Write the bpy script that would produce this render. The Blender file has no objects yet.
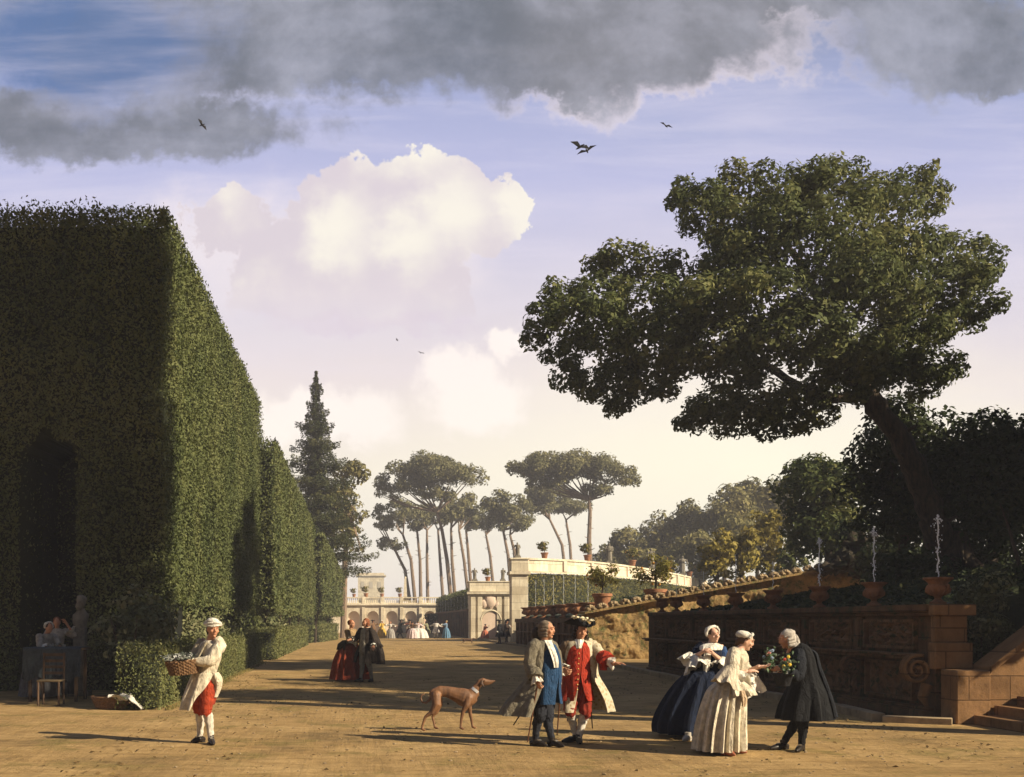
import bpy, bmesh, math, random
import numpy as np
from mathutils import Vector, Matrix, noise
R = math.radians
PI = math.pi
C = bpy.context.scene.collection
FOC, CX, HY, EYE = 1100.0, 362.0, 621.0, 1.65      # focal length in pixels, vanishing point, eye height
def X(px, d): return (px - CX) * d / FOC
def Z(py, d): return EYE - (py - HY) * d / FOC
def W(px, py, d): return Vector((X(px, d), d, Z(py, d)))
rng = np.random.default_rng(7)
random.seed(5)

def lin(c):
    return tuple(((v / 255) / 12.92 if v / 255 <= .04045 else ((v / 255 + .055) / 1.055) ** 2.4) for v in c)

# ------------------------------------------------------------------ materials
MATS = {}
def _new(name):
    m = bpy.data.materials.new(name); m.use_nodes = True
    nt = m.node_tree
    return m, nt, nt.nodes['Principled BSDF']
def _noise(nt, scale, detail=6, rough=.6, vec=None):
    n = nt.nodes.new('ShaderNodeTexNoise'); n.inputs['Scale'].default_value = scale
    n.inputs['Detail'].default_value = detail; n.inputs['Roughness'].default_value = rough
    if vec is not None: nt.links.new(vec, n.inputs['Vector'])
    return n
def _ramp(nt, fac, stops):
    r = nt.nodes.new('ShaderNodeValToRGB'); nt.links.new(fac, r.inputs[0])
    e = r.color_ramp.elements
    while len(e) < len(stops): e.new(.5)
    for el, (p, c) in zip(e, stops): el.position = p; el.color = (*c, 1)
    return r
def _obj(nt, scale=(1, 1, 1)):
    t = nt.nodes.new('ShaderNodeTexCoord'); mp = nt.nodes.new('ShaderNodeMapping')
    mp.inputs['Scale'].default_value = scale; nt.links.new(t.outputs['Object'], mp.inputs[0]); return mp.outputs[0]
def _bump(nt, b, h, strength, dist):
    n = nt.nodes.new('ShaderNodeBump'); n.inputs['Strength'].default_value = strength; n.inputs['Distance'].default_value = dist
    nt.links.new(h, n.inputs['Height']); nt.links.new(n.outputs[0], b.inputs['Normal'])
def mul(c, k): return tuple(min(1, v * k) for v in c)
def mixc(a, b, t): return tuple(x * (1 - t) + y * t for x, y in zip(a, b))

def cloth(c, rough=.85, var=.35, sheen=0.0):
    key = ('cloth', c, rough)
    if key in MATS: return MATS[key]
    m, nt, b = _new('cloth'); v = _obj(nt)
    n = _noise(nt, 14, 7, .65, v); r = _ramp(nt, n.outputs[0], [(.3, mul(c, 1 - var)), (.7, mul(c, 1 + var))])
    nt.links.new(r.outputs[0], b.inputs['Base Color'])
    n2 = _noise(nt, 60, 4, .6, v); vw = _obj(nt, (11, 11, 3.6)); nw = _noise(nt, 1.0, 5, .62, vw); nw.inputs['Distortion'].default_value = .9
    ad = nt.nodes.new('ShaderNodeMath'); ad.operation = 'MULTIPLY_ADD'; nt.links.new(n2.outputs[0], ad.inputs[0]); ad.inputs[1].default_value = .12; nt.links.new(nw.outputs[0], ad.inputs[2])
    _bump(nt, b, ad.outputs[0], .8, .085)
    b.inputs['Roughness'].default_value = rough; b.inputs['Specular IOR Level'].default_value = .25
    MATS[key] = m; return m
def brocade(c1, c2):
    key = ('brocade', c1, c2)
    if key in MATS: return MATS[key]
    m, nt, b = _new('brocade'); v = _obj(nt)
    n = nt.nodes.new('ShaderNodeTexVoronoi'); n.inputs['Scale'].default_value = 22; nt.links.new(v, n.inputs['Vector'])
    r = _ramp(nt, n.outputs[0], [(.25, c2), (.5, c1)])
    nt.links.new(r.outputs[0], b.inputs['Base Color'])
    n2 = _noise(nt, 30, 4, .6, v); _bump(nt, b, n2.outputs[0], .5, .02)
    b.inputs['Roughness'].default_value = .6; MATS[key] = m; return m
def plain(name, c, rough=.6, metal=0, var=.2, scale=20):
    key = (name, c, rough)
    if key in MATS: return MATS[key]
    m, nt, b = _new(name); v = _obj(nt)
    n = _noise(nt, scale, 5, .6, v); r = _ramp(nt, n.outputs[0], [(.3, mul(c, 1 - var)), (.7, mul(c, 1 + var))])
    nt.links.new(r.outputs[0], b.inputs['Base Color'])
    b.inputs['Roughness'].default_value = rough; b.inputs['Metallic'].default_value = metal
    b.inputs['Specular IOR Level'].default_value = .3
    MATS[key] = m; return m
def stone(name, c, dark, scale=1.6, moss=None, bump=.02, streak=True, joints=0):
    if name in MATS: return MATS[name]
    m, nt, b = _new(name)
    g = nt.nodes.new('ShaderNodeNewGeometry')
    n = _noise(nt, scale, 9, .7, g.outputs['Position'])
    r = _ramp(nt, n.outputs[0], [(.32, dark), (.52, c), (.75, mul(c, 1.2))])
    col = r.outputs[0]
    if streak:
        mp = nt.nodes.new('ShaderNodeMapping'); mp.inputs['Scale'].default_value = (1.3, 1.3, .45); nt.links.new(g.outputs['Position'], mp.inputs[0])
        n3 = _noise(nt, 2.2, 6, .7, mp.outputs[0]); r3 = _ramp(nt, n3.outputs[0], [(.35, (.72, .70, .66)), (.6, (1, 1, 1))])
        mx = nt.nodes.new('ShaderNodeMix'); mx.data_type = 'RGBA'; mx.blend_type = 'MULTIPLY'; mx.inputs[0].default_value = .8
        nt.links.new(col, mx.inputs[6]); nt.links.new(r3.outputs[0], mx.inputs[7]); col = mx.outputs[2]
    if moss:
        n4 = _noise(nt, scale * 2.7, 8, .75, g.outputs['Position']); r4 = _ramp(nt, n4.outputs[0], [(.5, (0, 0, 0)), (.62, (1, 1, 1))])
        mx = nt.nodes.new('ShaderNodeMix'); mx.data_type = 'RGBA'
        nt.links.new(r4.outputs[0], mx.inputs[0]); nt.links.new(col, mx.inputs[6]); mx.inputs[7].default_value = (*moss, 1); col = mx.outputs[2]
    n2 = _noise(nt, scale * 9, 8, .7, g.outputs['Position']); hgt = n2.outputs[0]
    if joints:
        sx = nt.nodes.new('ShaderNodeSeparateXYZ'); nt.links.new(g.outputs['Position'], sx.inputs[0]); sm = nt.nodes.new('ShaderNodeMath'); nt.links.new(sx.outputs[0], sm.inputs[0]); nt.links.new(sx.outputs[1], sm.inputs[1])
        cx = nt.nodes.new('ShaderNodeCombineXYZ'); nt.links.new(sm.outputs[0], cx.inputs[0]); nt.links.new(sx.outputs[2], cx.inputs[1])
        bt = nt.nodes.new('ShaderNodeTexBrick'); nt.links.new(cx.outputs[0], bt.inputs['Vector']); bt.inputs['Scale'].default_value = 1; bt.inputs['Brick Width'].default_value = joints; bt.inputs['Row Height'].default_value = joints * .48; bt.inputs['Mortar Size'].default_value = .012; bt.inputs['Mortar Smooth'].default_value = .4; bt.inputs['Bias'].default_value = 0
        bt.inputs['Color1'].default_value = (1, 1, 1, 1); bt.inputs['Color2'].default_value = (.74, .72, .70, 1); bt.inputs['Mortar'].default_value = (.35, .33, .3, 1)
        mx = nt.nodes.new('ShaderNodeMix'); mx.data_type = 'RGBA'; mx.blend_type = 'MULTIPLY'; mx.inputs[0].default_value = .85
        nt.links.new(col, mx.inputs[6]); nt.links.new(bt.outputs['Color'], mx.inputs[7]); col = mx.outputs[2]
        sb = nt.nodes.new('ShaderNodeMath'); sb.operation = 'SUBTRACT'; nt.links.new(n2.outputs[0], sb.inputs[0]); nt.links.new(bt.outputs['Fac'], sb.inputs[1]); hgt = sb.outputs[0]
    nt.links.new(col, b.inputs['Base Color']); _bump(nt, b, hgt, .7, bump)
    b.inputs['Roughness'].default_value = .9; b.inputs['Specular IOR Level'].default_value = .2
    MATS[name] = m; return m
def leafmat(name, c0, c1, c2, trans=.18):
    if name in MATS: return MATS[name]
    m, nt, b = _new(name)
    a = nt.nodes.new('ShaderNodeAttribute'); a.attribute_name = 'var'
    r = _ramp(nt, a.outputs['Fac'], [(.0, c0), (.5, c1), (1., c2)])
    nt.links.new(r.outputs[0], b.inputs['Base Color']); b.inputs['Roughness'].default_value = .65; b.inputs['Specular IOR Level'].default_value = .12
    t = nt.nodes.new('ShaderNodeBsdfTranslucent'); nt.links.new(r.outputs[0], t.inputs[0])
    mx = nt.nodes.new('ShaderNodeMixShader'); mx.inputs[0].default_value = trans
    nt.links.new(b.outputs[0], mx.inputs[1]); nt.links.new(t.outputs[0], mx.inputs[2])
    nt.links.new(mx.outputs[0], nt.nodes['Material Output'].inputs[0])
    MATS[name] = m; return m
def barkmat(name, c, dark):
    if name in MATS: return MATS[name]
    m, nt, b = _new(name); g = nt.nodes.new('ShaderNodeNewGeometry')
    mp = nt.nodes.new('ShaderNodeMapping'); mp.inputs['Scale'].default_value = (1, 1, .25); nt.links.new(g.outputs['Position'], mp.inputs[0])
    n = _noise(nt, 9, 8, .7, mp.outputs[0]); r = _ramp(nt, n.outputs[0], [(.35, dark), (.65, c)])
    nt.links.new(r.outputs[0], b.inputs['Base Color']); _bump(nt, b, n.outputs[0], .9, .06)
    b.inputs['Roughness'].default_value = .95; MATS[name] = m; return m

# ------------------------------------------------------------------ mesh building
class MB:
    def __init__(s): s.v = []; s.f = []; s.m = []
    def add(s, vs, fs, m=0):
        o = len(s.v); s.v.extend([tuple(v) for v in vs]); s.f.extend([tuple(i + o for i in f) for f in fs]); s.m.extend([m] * len(fs))
    def box(s, c, h, rz=0, m=0, taper=1.0):
        cs, sn = math.cos(rz), math.sin(rz); vs = []
        for z, k in ((-1, 1), (1, taper)):
            for x, y in ((-1, -1), (1, -1), (1, 1), (-1, 1)):
                a, b = x * h[0] * k, y * h[1] * k
                vs.append((c[0] + a * cs - b * sn, c[1] + a * sn + b * cs, c[2] + z * h[2]))
        s.add(vs, [(3, 2, 1, 0), (4, 5, 6, 7), (0, 1, 5, 4), (1, 2, 6, 5), (2, 3, 7, 6), (3, 0, 4, 7)], m)
    def bb(s, x0, x1, y0, y1, z0, z1, m=0): s.box(((x0 + x1) / 2, (y0 + y1) / 2, (z0 + z1) / 2), (abs(x1 - x0) / 2, abs(y1 - y0) / 2, abs(z1 - z0) / 2), 0, m)
    def tube(s, pts, rad, seg=8, m=0, flat=1.0, round_ends=False):
        pts = [Vector(p) for p in pts]
        if not hasattr(rad, '__len__'): rad = [rad] * len(pts)
        rad = list(rad)
        if round_ends:
            d0 = (pts[0] - pts[1]).normalized(); d1 = (pts[-1] - pts[-2]).normalized()
            pts = [pts[0] + d0 * rad[0] * .9, pts[0] + d0 * rad[0] * .55] + pts + [pts[-1] + d1 * rad[-1] * .55, pts[-1] + d1 * rad[-1] * .9]
            rad = [rad[0] * .4, rad[0] * .82] + rad + [rad[-1] * .82, rad[-1] * .4]
        n = len(pts); up = None; vs = []; fs = []
        for i in range(n):
            t = (pts[min(i + 1, n - 1)] - pts[max(i - 1, 0)])
            t = t.normalized() if t.length > 1e-9 else Vector((0, 0, 1))
            if up is None:
                up = Vector((0, 1, 0)) if abs(t.y) < .9 else Vector((1, 0, 0))
            up = (up - t * up.dot(t)).normalized(); sd = t.cross(up)
            for j in range(seg):
                a = 2 * PI * j / seg
                vs.append(pts[i] + up * (math.cos(a) * rad[i] * flat) + sd * (math.sin(a) * rad[i]))
        for i in range(n - 1):
            for j in range(seg):
                k = (j + 1) % seg
                fs.append((i * seg + j, i * seg + k, (i + 1) * seg + k, (i + 1) * seg + j))
        fs.append(tuple(range(seg - 1, -1, -1))); fs.append(tuple((n - 1) * seg + j for j in range(seg)))
        s.add(vs, fs, m)
    def ell(s, c, r, B=None, nu=12, nv=8, m=0, bump=0, seed=0):
        vs = []; c = Vector(c)
        for i in range(nv + 1):
            th = PI * i / nv
            for j in range(nu):
                ph = 2 * PI * j / nu
                p = Vector((math.sin(th) * math.cos(ph), math.sin(th) * math.sin(ph), math.cos(th)))
                if bump: p = p * (1 + bump * noise.noise(p * 2.3 + Vector((seed, seed * 1.7, 0))))
                p = Vector((p.x * r[0], p.y * r[1], p.z * r[2]))
                vs.append(c + (B @ p if B else p))
        fs = []
        for i in range(nv):
            for j in range(nu):
                k = (j + 1) % nu
                fs.append((i * nu + j, (i + 1) * nu + j, (i + 1) * nu + k, i * nu + k))
        s.add(vs, fs, m)
    def lathe(s, prof, c, seg=16, m=0):
        vs = []; fs = []; n = len(prof)
        for r, z in prof:
            for j in range(seg):
                a = 2 * PI * j / seg; vs.append((c[0] + r * math.cos(a), c[1] + r * math.sin(a), c[2] + z))
        for i in range(n - 1):
            for j in range(seg):
                k = (j + 1) % seg; fs.append((i * seg + j, i * seg + k, (i + 1) * seg + k, (i + 1) * seg + j))
        fs.append(tuple(range(seg - 1, -1, -1))); fs.append(tuple((n - 1) * seg + j for j in range(seg)))
        s.add(vs, fs, m)
    def prism(s, poly, v, m=0):
        """poly: list of 3-D points (planar), extruded by v"""
        n = len(poly); v = Vector(v); p = [Vector(q) for q in poly]
        s.add(p + [q + v for q in p], [tuple(range(n - 1, -1, -1)), tuple(range(n, 2 * n))] + [(i, (i + 1) % n, n + (i + 1) % n, n + i) for i in range(n)], m)
    def shell(s, cs, rx, ry, F, a0=None, a1=None, th=.012, amp=0, k=9, n=40, m=0, ph=0, upright=True):
        """cloth shell of elliptical rings; angle 0 is the front (direction F); a0..a1 the covered range, None = closed"""
        M = len(cs); F = Vector((F[0], F[1], 0)).normalized(); S = Vector((F.y, -F.x, 0))
        full = a0 is None; L = lambda q, i: q[i] if hasattr(q, '__len__') else q
        out = []; inn = []
        for i in range(M):
            c = Vector(cs[i])
            if upright: f2, s2 = F, S
            else:
                t = Vector(cs[min(i + 1, M - 1)]) - Vector(cs[max(i - 1, 0)]); t = t.normalized()
                if t.z < 0: t = -t
                f2 = (F - t * F.dot(t)).normalized(); s2 = (S - t * S.dot(t)).normalized()
            A0 = -PI if full else L(a0, i); A1 = PI if full else L(a1, i)
            nn = n if full else n + 1
            for j in range(nn):
                a = A0 + (A1 - A0) * j / n
                g = 1 + L(amp, i) * (math.sin(round(k) * a + ph) + .5 * math.sin(round(k * 1.7) * a + 1.3 + ph))
                d = f2 * (L(ry, i) * math.cos(a) * g) + s2 * (L(rx, i) * math.sin(a) * g)
                out.append(c + d); inn.append(c + d * max(.05, 1 - th / max(d.length, .02)))
        nn = n if full else n + 1; N = M * nn; vs = out + inn; fs = []
        for i in range(M - 1):
            for j in range(n):
                q = (j + 1) % nn
                a, b, c_, d_ = i * nn + j, i * nn + q, (i + 1) * nn + q, (i + 1) * nn + j
                fs.append((a, b, c_, d_)); fs.append((N + d_, N + c_, N + b, N + a))
        for i in (0, M - 1):
            for j in range(n):
                q = (j + 1) % nn; fs.append((i * nn + q, i * nn + j, N + i * nn + j, N + i * nn + q))
        if not full:
            for i in range(M - 1):
                for j in (0, n): fs.append((i * nn + j, (i + 1) * nn + j, N + (i + 1) * nn + j, N + i * nn + j))
        s.add(vs, fs, m)
    def mesh(s, name, smooth=True, bevel=0):
        me = bpy.data.meshes.new(name); me.from_pydata(s.v, [], s.f)
        me.polygons.foreach_set('material_index', s.m)
        bm = bmesh.new(); bm.from_mesh(me)
        bmesh.ops.remove_doubles(bm, verts=bm.verts, dist=1e-5)
        if bevel:
            ed = [e for e in bm.edges if len(e.link_faces) == 2 and e.calc_face_angle(0) > .6]
            bmesh.ops.bevel(bm, geom=ed, offset=bevel, segments=1, affect='EDGES', clamp_overlap=True)
        bmesh.ops.recalc_face_normals(bm, faces=bm.faces)
        bm.to_mesh(me); bm.free()
        if smooth: me.polygons.foreach_set('use_smooth', [True] * len(me.polygons))
        return me
    def build(s, name, mats, parent=None, smooth=True, bevel=0):
        me = s.mesh(name, smooth, bevel)
        for m in (mats if isinstance(mats, (list, tuple)) else [mats]): me.materials.append(m)
        if smooth: sharp(me)
        return link(name, me, parent)
def sharp(me, ang=.75):
    bm = bmesh.new(); bm.from_mesh(me)
    for e in bm.edges:
        if len(e.link_faces) == 2 and e.calc_face_angle(0) > ang: e.smooth = False
    bm.to_mesh(me); bm.free()
def link(name, me, parent=None):
    o = bpy.data.objects.new(name, me); C.objects.link(o)
    if parent is not None: o.parent = parent
    return o
def tag(o, label=None, cat=None, group=None, kind=None):
    if label: o['label'] = label
    if cat: o['category'] = cat
    if group: o['group'] = group
    if kind: o['kind'] = kind
    return o
def empty(name, loc, label, cat, group=None, rz=0):
    o = bpy.data.objects.new(name, None); C.objects.link(o); o.location = loc; o.rotation_euler.z = rz; o.empty_display_size = .3
    return tag(o, label, cat, group)
def copy_tree(o, parent=None):
    c = o.copy(); C.objects.link(c)
    if parent is not None: c.parent = parent
    for ch in list(o.children): copy_tree(ch, c)
    return c

# ------------------------------------------------------------------ foliage
def leaves(P, N, size, aspect=.5, jit=.6, var=None, droop=0.0, cv=.5):
    n = len(P)
    N = N + jit * rng.normal(size=(n, 3)); N /= np.linalg.norm(N, axis=1)[:, None] + 1e-9
    t = rng.normal(size=(n, 3)); t[:, 2] -= droop
    t -= (t * N).sum(1)[:, None] * N; t /= np.linalg.norm(t, axis=1)[:, None] + 1e-9
    b = np.cross(N, t); sz = (size * (.55 + .9 * rng.random(n)))[:, None]
    V = np.empty((n, 4, 3))
    V[:, 0] = P - t * sz * .5; V[:, 2] = P + t * sz * .5
    V[:, 1] = P + b * sz * aspect * .5 + N * sz * .1 - t * sz * .08; V[:, 3] = P - b * sz * aspect * .5 + N * sz * .1 - t * sz * .08
    r = rng.random(n)
    v = r if var is None else (1 - cv) * r + cv * np.asarray(var)
    return V.reshape(-1, 3), np.repeat(v, 4)
def foliage(name, parts, mats, parent=None, core=None):
    """one mesh of leaf faces: parts = [(V, var, material index)], core = MB (material index 1 or as set)"""
    V = np.concatenate([p[0] for p in parts]); va = np.concatenate([p[1] for p in parts])
    mi = np.concatenate([np.full(len(p[0]) // 4, p[2] if len(p) > 2 else 0) for p in parts])
    nq = len(V) // 4; nv = len(V)
    cv, cf, cm = ([], [], [])
    if core is not None: cv, cf, cm = core.v, core.f, core.m
    me = bpy.data.meshes.new(name)
    loops = np.arange(nv); starts = np.arange(nq) * 4; tot = np.full(nq, 4)
    if cf:
        V = np.concatenate([V, np.array(cv)]); va = np.concatenate([va, np.full(len(cv), .3)])
        loops = np.concatenate([loops, np.array([i + nv for f in cf for i in f])])
        tt = np.array([len(f) for f in cf]); st = np.concatenate([[0], np.cumsum(tt)[:-1]]) + nv
        starts = np.concatenate([starts, st]); tot = np.concatenate([tot, tt]); mi = np.concatenate([mi, np.array(cm)])
    me.vertices.add(len(V)); me.vertices.foreach_set('co', V.astype(np.float32).ravel())
    me.loops.add(len(loops)); me.loops.foreach_set('vertex_index', loops.astype(np.int32))
    me.polygons.add(len(starts)); me.polygons.foreach_set('loop_start', starts.astype(np.int32)); me.polygons.foreach_set('loop_total', tot.astype(np.int32))
    me.polygons.foreach_set('material_index', mi.astype(np.int32))
    me.update(calc_edges=True)
    at = me.attributes.new('var', 'FLOAT', 'POINT'); at.data.foreach_set('value', va.astype(np.float32))
    for m in mats: me.materials.append(m)
    return link(name, me, parent)
def on_quad(p00, p10, p11, p01, dens, jit=.06):
    p00, p10, p11, p01 = map(lambda q: np.array(q, float), (p00, p10, p11, p01))
    nrm = np.cross(p10 - p00, p01 - p00); area = (np.linalg.norm(nrm) + np.linalg.norm(np.cross(p10 - p11, p01 - p11))) / 2
    nrm /= np.linalg.norm(nrm); n = max(4, int(area * dens))
    a, b = rng.random((2, n, 1)); P = (p00 * (1 - a) + p10 * a) * (1 - b) + (p01 * (1 - a) + p11 * a) * b
    P = P + nrm * rng.normal(size=(n, 1)) * jit
    return P, np.tile(nrm, (n, 1)), a[:, 0], b[:, 0]
def nz(P, s, off=0):
    return np.array([noise.noise(Vector((p[0] * s + off, p[1] * s, p[2] * s))) for p in P])
def clump_leaves(cl, size, dens, aspect=.55, jit=.55, inner=.72, m=0, up=.25, keep_low=.75):
    """cl: list of (center, (rx,ry,rz)) ellipsoids"""
    parts = []
    for c, r in cl:
        r = np.array(r, float); area = 4 * PI * ((r[0] * r[1]) ** 1.6 / 3 + (r[0] * r[2]) ** 1.6 / 3 + (r[1] * r[2]) ** 1.6 / 3) ** (1 / 1.6)
        n = max(12, int(area * dens))
        u = rng.normal(size=(n, 3)); u /= np.linalg.norm(u, axis=1)[:, None]
        keep = (u[:, 2] > -.35) | (rng.random(n) < keep_low); u = u[keep]; n = len(u)
        off = rng.random(3) * 50
        lump = np.array([noise.noise(Vector((q[0] * 2.2 + off[0], q[1] * 2.2 + off[1], q[2] * 2.2 + off[2]))) for q in u])
        rad = (inner + (1.03 - inner) * rng.random(n) ** .6) * (1 + .33 * lump)
        P = np.array(c) + u * r * rad[:, None]
        N = u / r; N /= np.linalg.norm(N, axis=1)[:, None]; N[:, 2] += up
        cvv = rng.random(); V, va = leaves(P, N, size, aspect, jit, var=np.full(n, cvv) * .6 + .4 * np.clip(.5 + lump, 0, 1), droop=.2, cv=.68)
        parts.append((V, va, m))
    return parts
def auto_clumps(c, r, n, k=(.32, .5), seed=0, bottom=-.6):
    rd = random.Random(seed); out = []; c = Vector(c)
    for i in range(n):
        for _ in range(30):
            u = Vector((rd.uniform(-1, 1), rd.uniform(-1, 1), rd.uniform(bottom, 1)))
            if .25 < u.length < 1: break
        kk = rd.uniform(*k); p = Vector((u.x * r[0], u.y * r[1], u.z * r[2])) * (1 - kk * .55)
        q = kk * (r[0] + r[1] + r[2]) / 3
        out.append((c + p, (min(q * 1.1, r[0] * .8), min(q * 1.1, r[1] * .8), min(q * .85, r[2] * .8))))
    return out
def tree(name, label, cat, base, limbs, clumps, mleaf, mbark, size, dens, group=None, seg=9, **kw):
    """limbs: list of (points, radii) in world space; clumps: world ellipsoids"""
    base = Vector(base); t = empty(name, base, label, cat, group)
    mb = MB()
    for pts, rad in limbs: mb.tube([Vector(p) - base for p in pts], rad, seg)
    mb.build('trunk', mbark, t)
    foliage('crown', clump_leaves([(Vector(c) - base, r) for c, r in clumps], size, dens, **kw), [mleaf], t)
    return t
# ------------------------------------------------------------------ camera, sun, sky, air
cam = bpy.data.cameras.new('camera'); co = bpy.data.objects.new('camera', cam); C.objects.link(co)
co.location = (0, 0, EYE); co.rotation_euler = (R(90), 0, 0)
cam.sensor_width = 36; cam.lens = FOC / 1024 * 36; cam.shift_x = (512 - CX) / 1024; cam.shift_y = (HY - 388.5) / 1024
cam.clip_start = .1; cam.clip_end = 3000
bpy.context.scene.camera = co
SUN_EL = 29.0; SUN_DIR = Vector((.89, -.45, 0)).normalized()     # towards the sun, horizontally
sv = Vector((SUN_DIR.x * math.cos(R(SUN_EL)), SUN_DIR.y * math.cos(R(SUN_EL)), math.sin(R(SUN_EL))))
sl = bpy.data.lights.new('sun', 'SUN'); sl.energy = 5.0; sl.angle = R(.5); sl.color = (1, .86, .64)
so = bpy.data.objects.new('sun', sl); C.objects.link(so); so.rotation_euler = sv.to_track_quat('Z', 'Y').to_euler(); so.location = (60, -30, 60)

world = bpy.data.worlds.new('World'); bpy.context.scene.world = world; world.use_nodes = True
nt = world.node_tree; nt.nodes.clear()
class E:
    def __init__(s, o): s.o = o
    @staticmethod
    def op(kind, *a):
        n = nt.nodes.new('ShaderNodeMath'); n.operation = kind
        for i, x in enumerate(a):
            if isinstance(x, E): nt.links.new(x.o, n.inputs[i])
            else: n.inputs[i].default_value = x
        return E(n.outputs[0])
    def __add__(s, b): return E.op('ADD', s, b)
    __radd__ = __add__
    def __sub__(s, b): return E.op('SUBTRACT', s, b)
    def __rsub__(s, b): return E.op('SUBTRACT', b, s)
    def __mul__(s, b): return E.op('MULTIPLY', s, b)
    __rmul__ = __mul__
    def __truediv__(s, b): return E.op('DIVIDE', s, b)
    def max(s, b): return E.op('MAXIMUM', s, b)
    def min(s, b): return E.op('MINIMUM', s, b)
    def ss(s, a, b):
        n = nt.nodes.new('ShaderNodeMapRange'); n.interpolation_type = 'SMOOTHSTEP'
        nt.links.new(s.o, n.inputs[0]); n.inputs[1].default_value = a; n.inputs[2].default_value = b; return E(n.outputs[0])
def xyz(x, y, z=0.0):
    n = nt.nodes.new('ShaderNodeCombineXYZ')
    for i, q in enumerate((x, y, z)):
        if isinstance(q, E): nt.links.new(q.o, n.inputs[i])
        else: n.inputs[i].default_value = q
    return n.outputs[0]
def wn(vec, scale, detail=8, rough=.6, dist=0):
    n = nt.nodes.new('ShaderNodeTexNoise'); nt.links.new(vec, n.inputs['Vector']); n.inputs['Scale'].default_value = scale
    n.inputs['Detail'].default_value = detail; n.inputs['Roughness'].default_value = rough; n.inputs['Distortion'].default_value = dist; return E(n.outputs[0])
def cmix(f, a, b):
    n = nt.nodes.new('ShaderNodeMix'); n.data_type = 'RGBA'
    if isinstance(f, E): nt.links.new(f.o, n.inputs[0])
    else: n.inputs[0].default_value = f
    for i, q in ((6, a), (7, b)):
        if isinstance(q, tuple): n.inputs[i].default_value = (*q, 1)
        else: nt.links.new(q, n.inputs[i])
    return n.outputs[2]
tc = nt.nodes.new('ShaderNodeTexCoord'); sep = nt.nodes.new('ShaderNodeSeparateXYZ'); nt.links.new(tc.outputs['Generated'], sep.inputs[0])
dx, dy, dz = E(sep.outputs[0]), E(sep.outputs[1]), E(sep.outputs[2])
yy = dy.max(.16)
U, V_ = dx / yy, dz / yy                        # tangent-plane sky coordinates about the walk's axis (north)
vec = xyz(U, V_)
n1 = wn(vec, 7, 9, .62, .2) - .5
n2 = wn(xyz(U * 1.0, V_ * 1.8, 3.1), 4.0, 8, .6, .3) - .5
n3 = wn(xyz(U, V_, 7.7), 20, 8, .62) - .5
n4 = wn(xyz(U, V_, 5.2), 55, 6, .6) - .5
vo = nt.nodes.new('ShaderNodeTexVoronoi'); vo.feature = 'SMOOTH_F1'; vo.inputs['Scale'].default_value = 17; vo.inputs['Smoothness'].default_value = .35; nt.links.new(xyz(U + n3 * .05, V_ + n1 * .05), vo.inputs['Vector']); puff = .45 - E(vo.outputs['Distance'])
nst = wn(xyz(U * 1.2, V_ * 9.0, 1.7), 3.0, 7, .6, .3) - .5      # streaked
w1 = wn(xyz(U, V_, 11.0), 14, 8, .62) - .5
w2 = wn(xyz(U, V_, 21.0), 14, 8, .62) - .5
w3 = wn(xyz(U, V_, 31.0), 48, 5, .6) - .5
Uw = U + w1 * .085 + w3 * .032
Vw = V_ + w2 * .075 + (wn(xyz(U, V_, 41.0), 48, 5, .6) - .5) * .030
def blob(px, py, rx, ry=None):
    ry = ry or rx
    a = (Uw - (px - CX) / FOC) * (FOC / rx); b = (Vw - (HY - py) / FOC) * (FOC / ry)
    return 1.0 - E.op('SQRT', a * a + b * b)
def blobs(l):
    r = None
    for q in l:
        f = blob(*q); r = f if r is None else r.max(f)
    return r
rp = nt.nodes.new('ShaderNodeValToRGB'); nt.links.new((V_ + n2 * .06).o, rp.inputs[0])
stops = [(0, (240, 228, 222)), (.06, (248, 238, 222)), (.14, (250, 238, 218)), (.22, (236, 222, 220)), (.30, (218, 210, 222)), (.40, (187, 188, 222)), (.49, (160, 168, 207)), (.58, (118, 130, 156)), (.75, (74, 90, 124)), (1, (58, 78, 120))]
el = rp.color_ramp.elements
while len(el) < len(stops): el.new(.5)
for e, (p, c) in zip(el, stops): e.position = p; e.color = (*lin(c), 1)
nis = nt.nodes.new('ShaderNodeTexSky'); nis.sky_type = 'NISHITA'; nis.sun_disc = False
nis.sun_elevation = R(SUN_EL); nis.sun_rotation = math.atan2(SUN_DIR.x, SUN_DIR.y)
sc_ = nt.nodes.new('ShaderNodeVectorMath'); sc_.operation = 'SCALE'; nt.links.new(nis.outputs[0], sc_.inputs[0]); sc_.inputs['Scale'].default_value = .07
col = cmix(.16, rp.outputs[0], sc_.outputs[0])
hole = (blob(85, 42, 190, 92) + n1 * 1.1 + n3 * .4).ss(.05, .6) * .85
# warm light low in the east (right), rosy stratus, blue hole upper left
col = cmix((blob(760, 470, 420, 190).max(0.0) * .75 + n2 * .2).max(0.0).min(1.0), col, lin((253, 246, 220)))
col = cmix(hole, col, lin((72, 104, 152)))
col = cmix((nst + .1).ss(.0, .35) * V_.ss(.12, .3) * .35, col, lin((222, 214, 226)))
stra = (blob(380, 324, 190, 16) + nst * 1.6).ss(.1, .8) * .55
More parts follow.
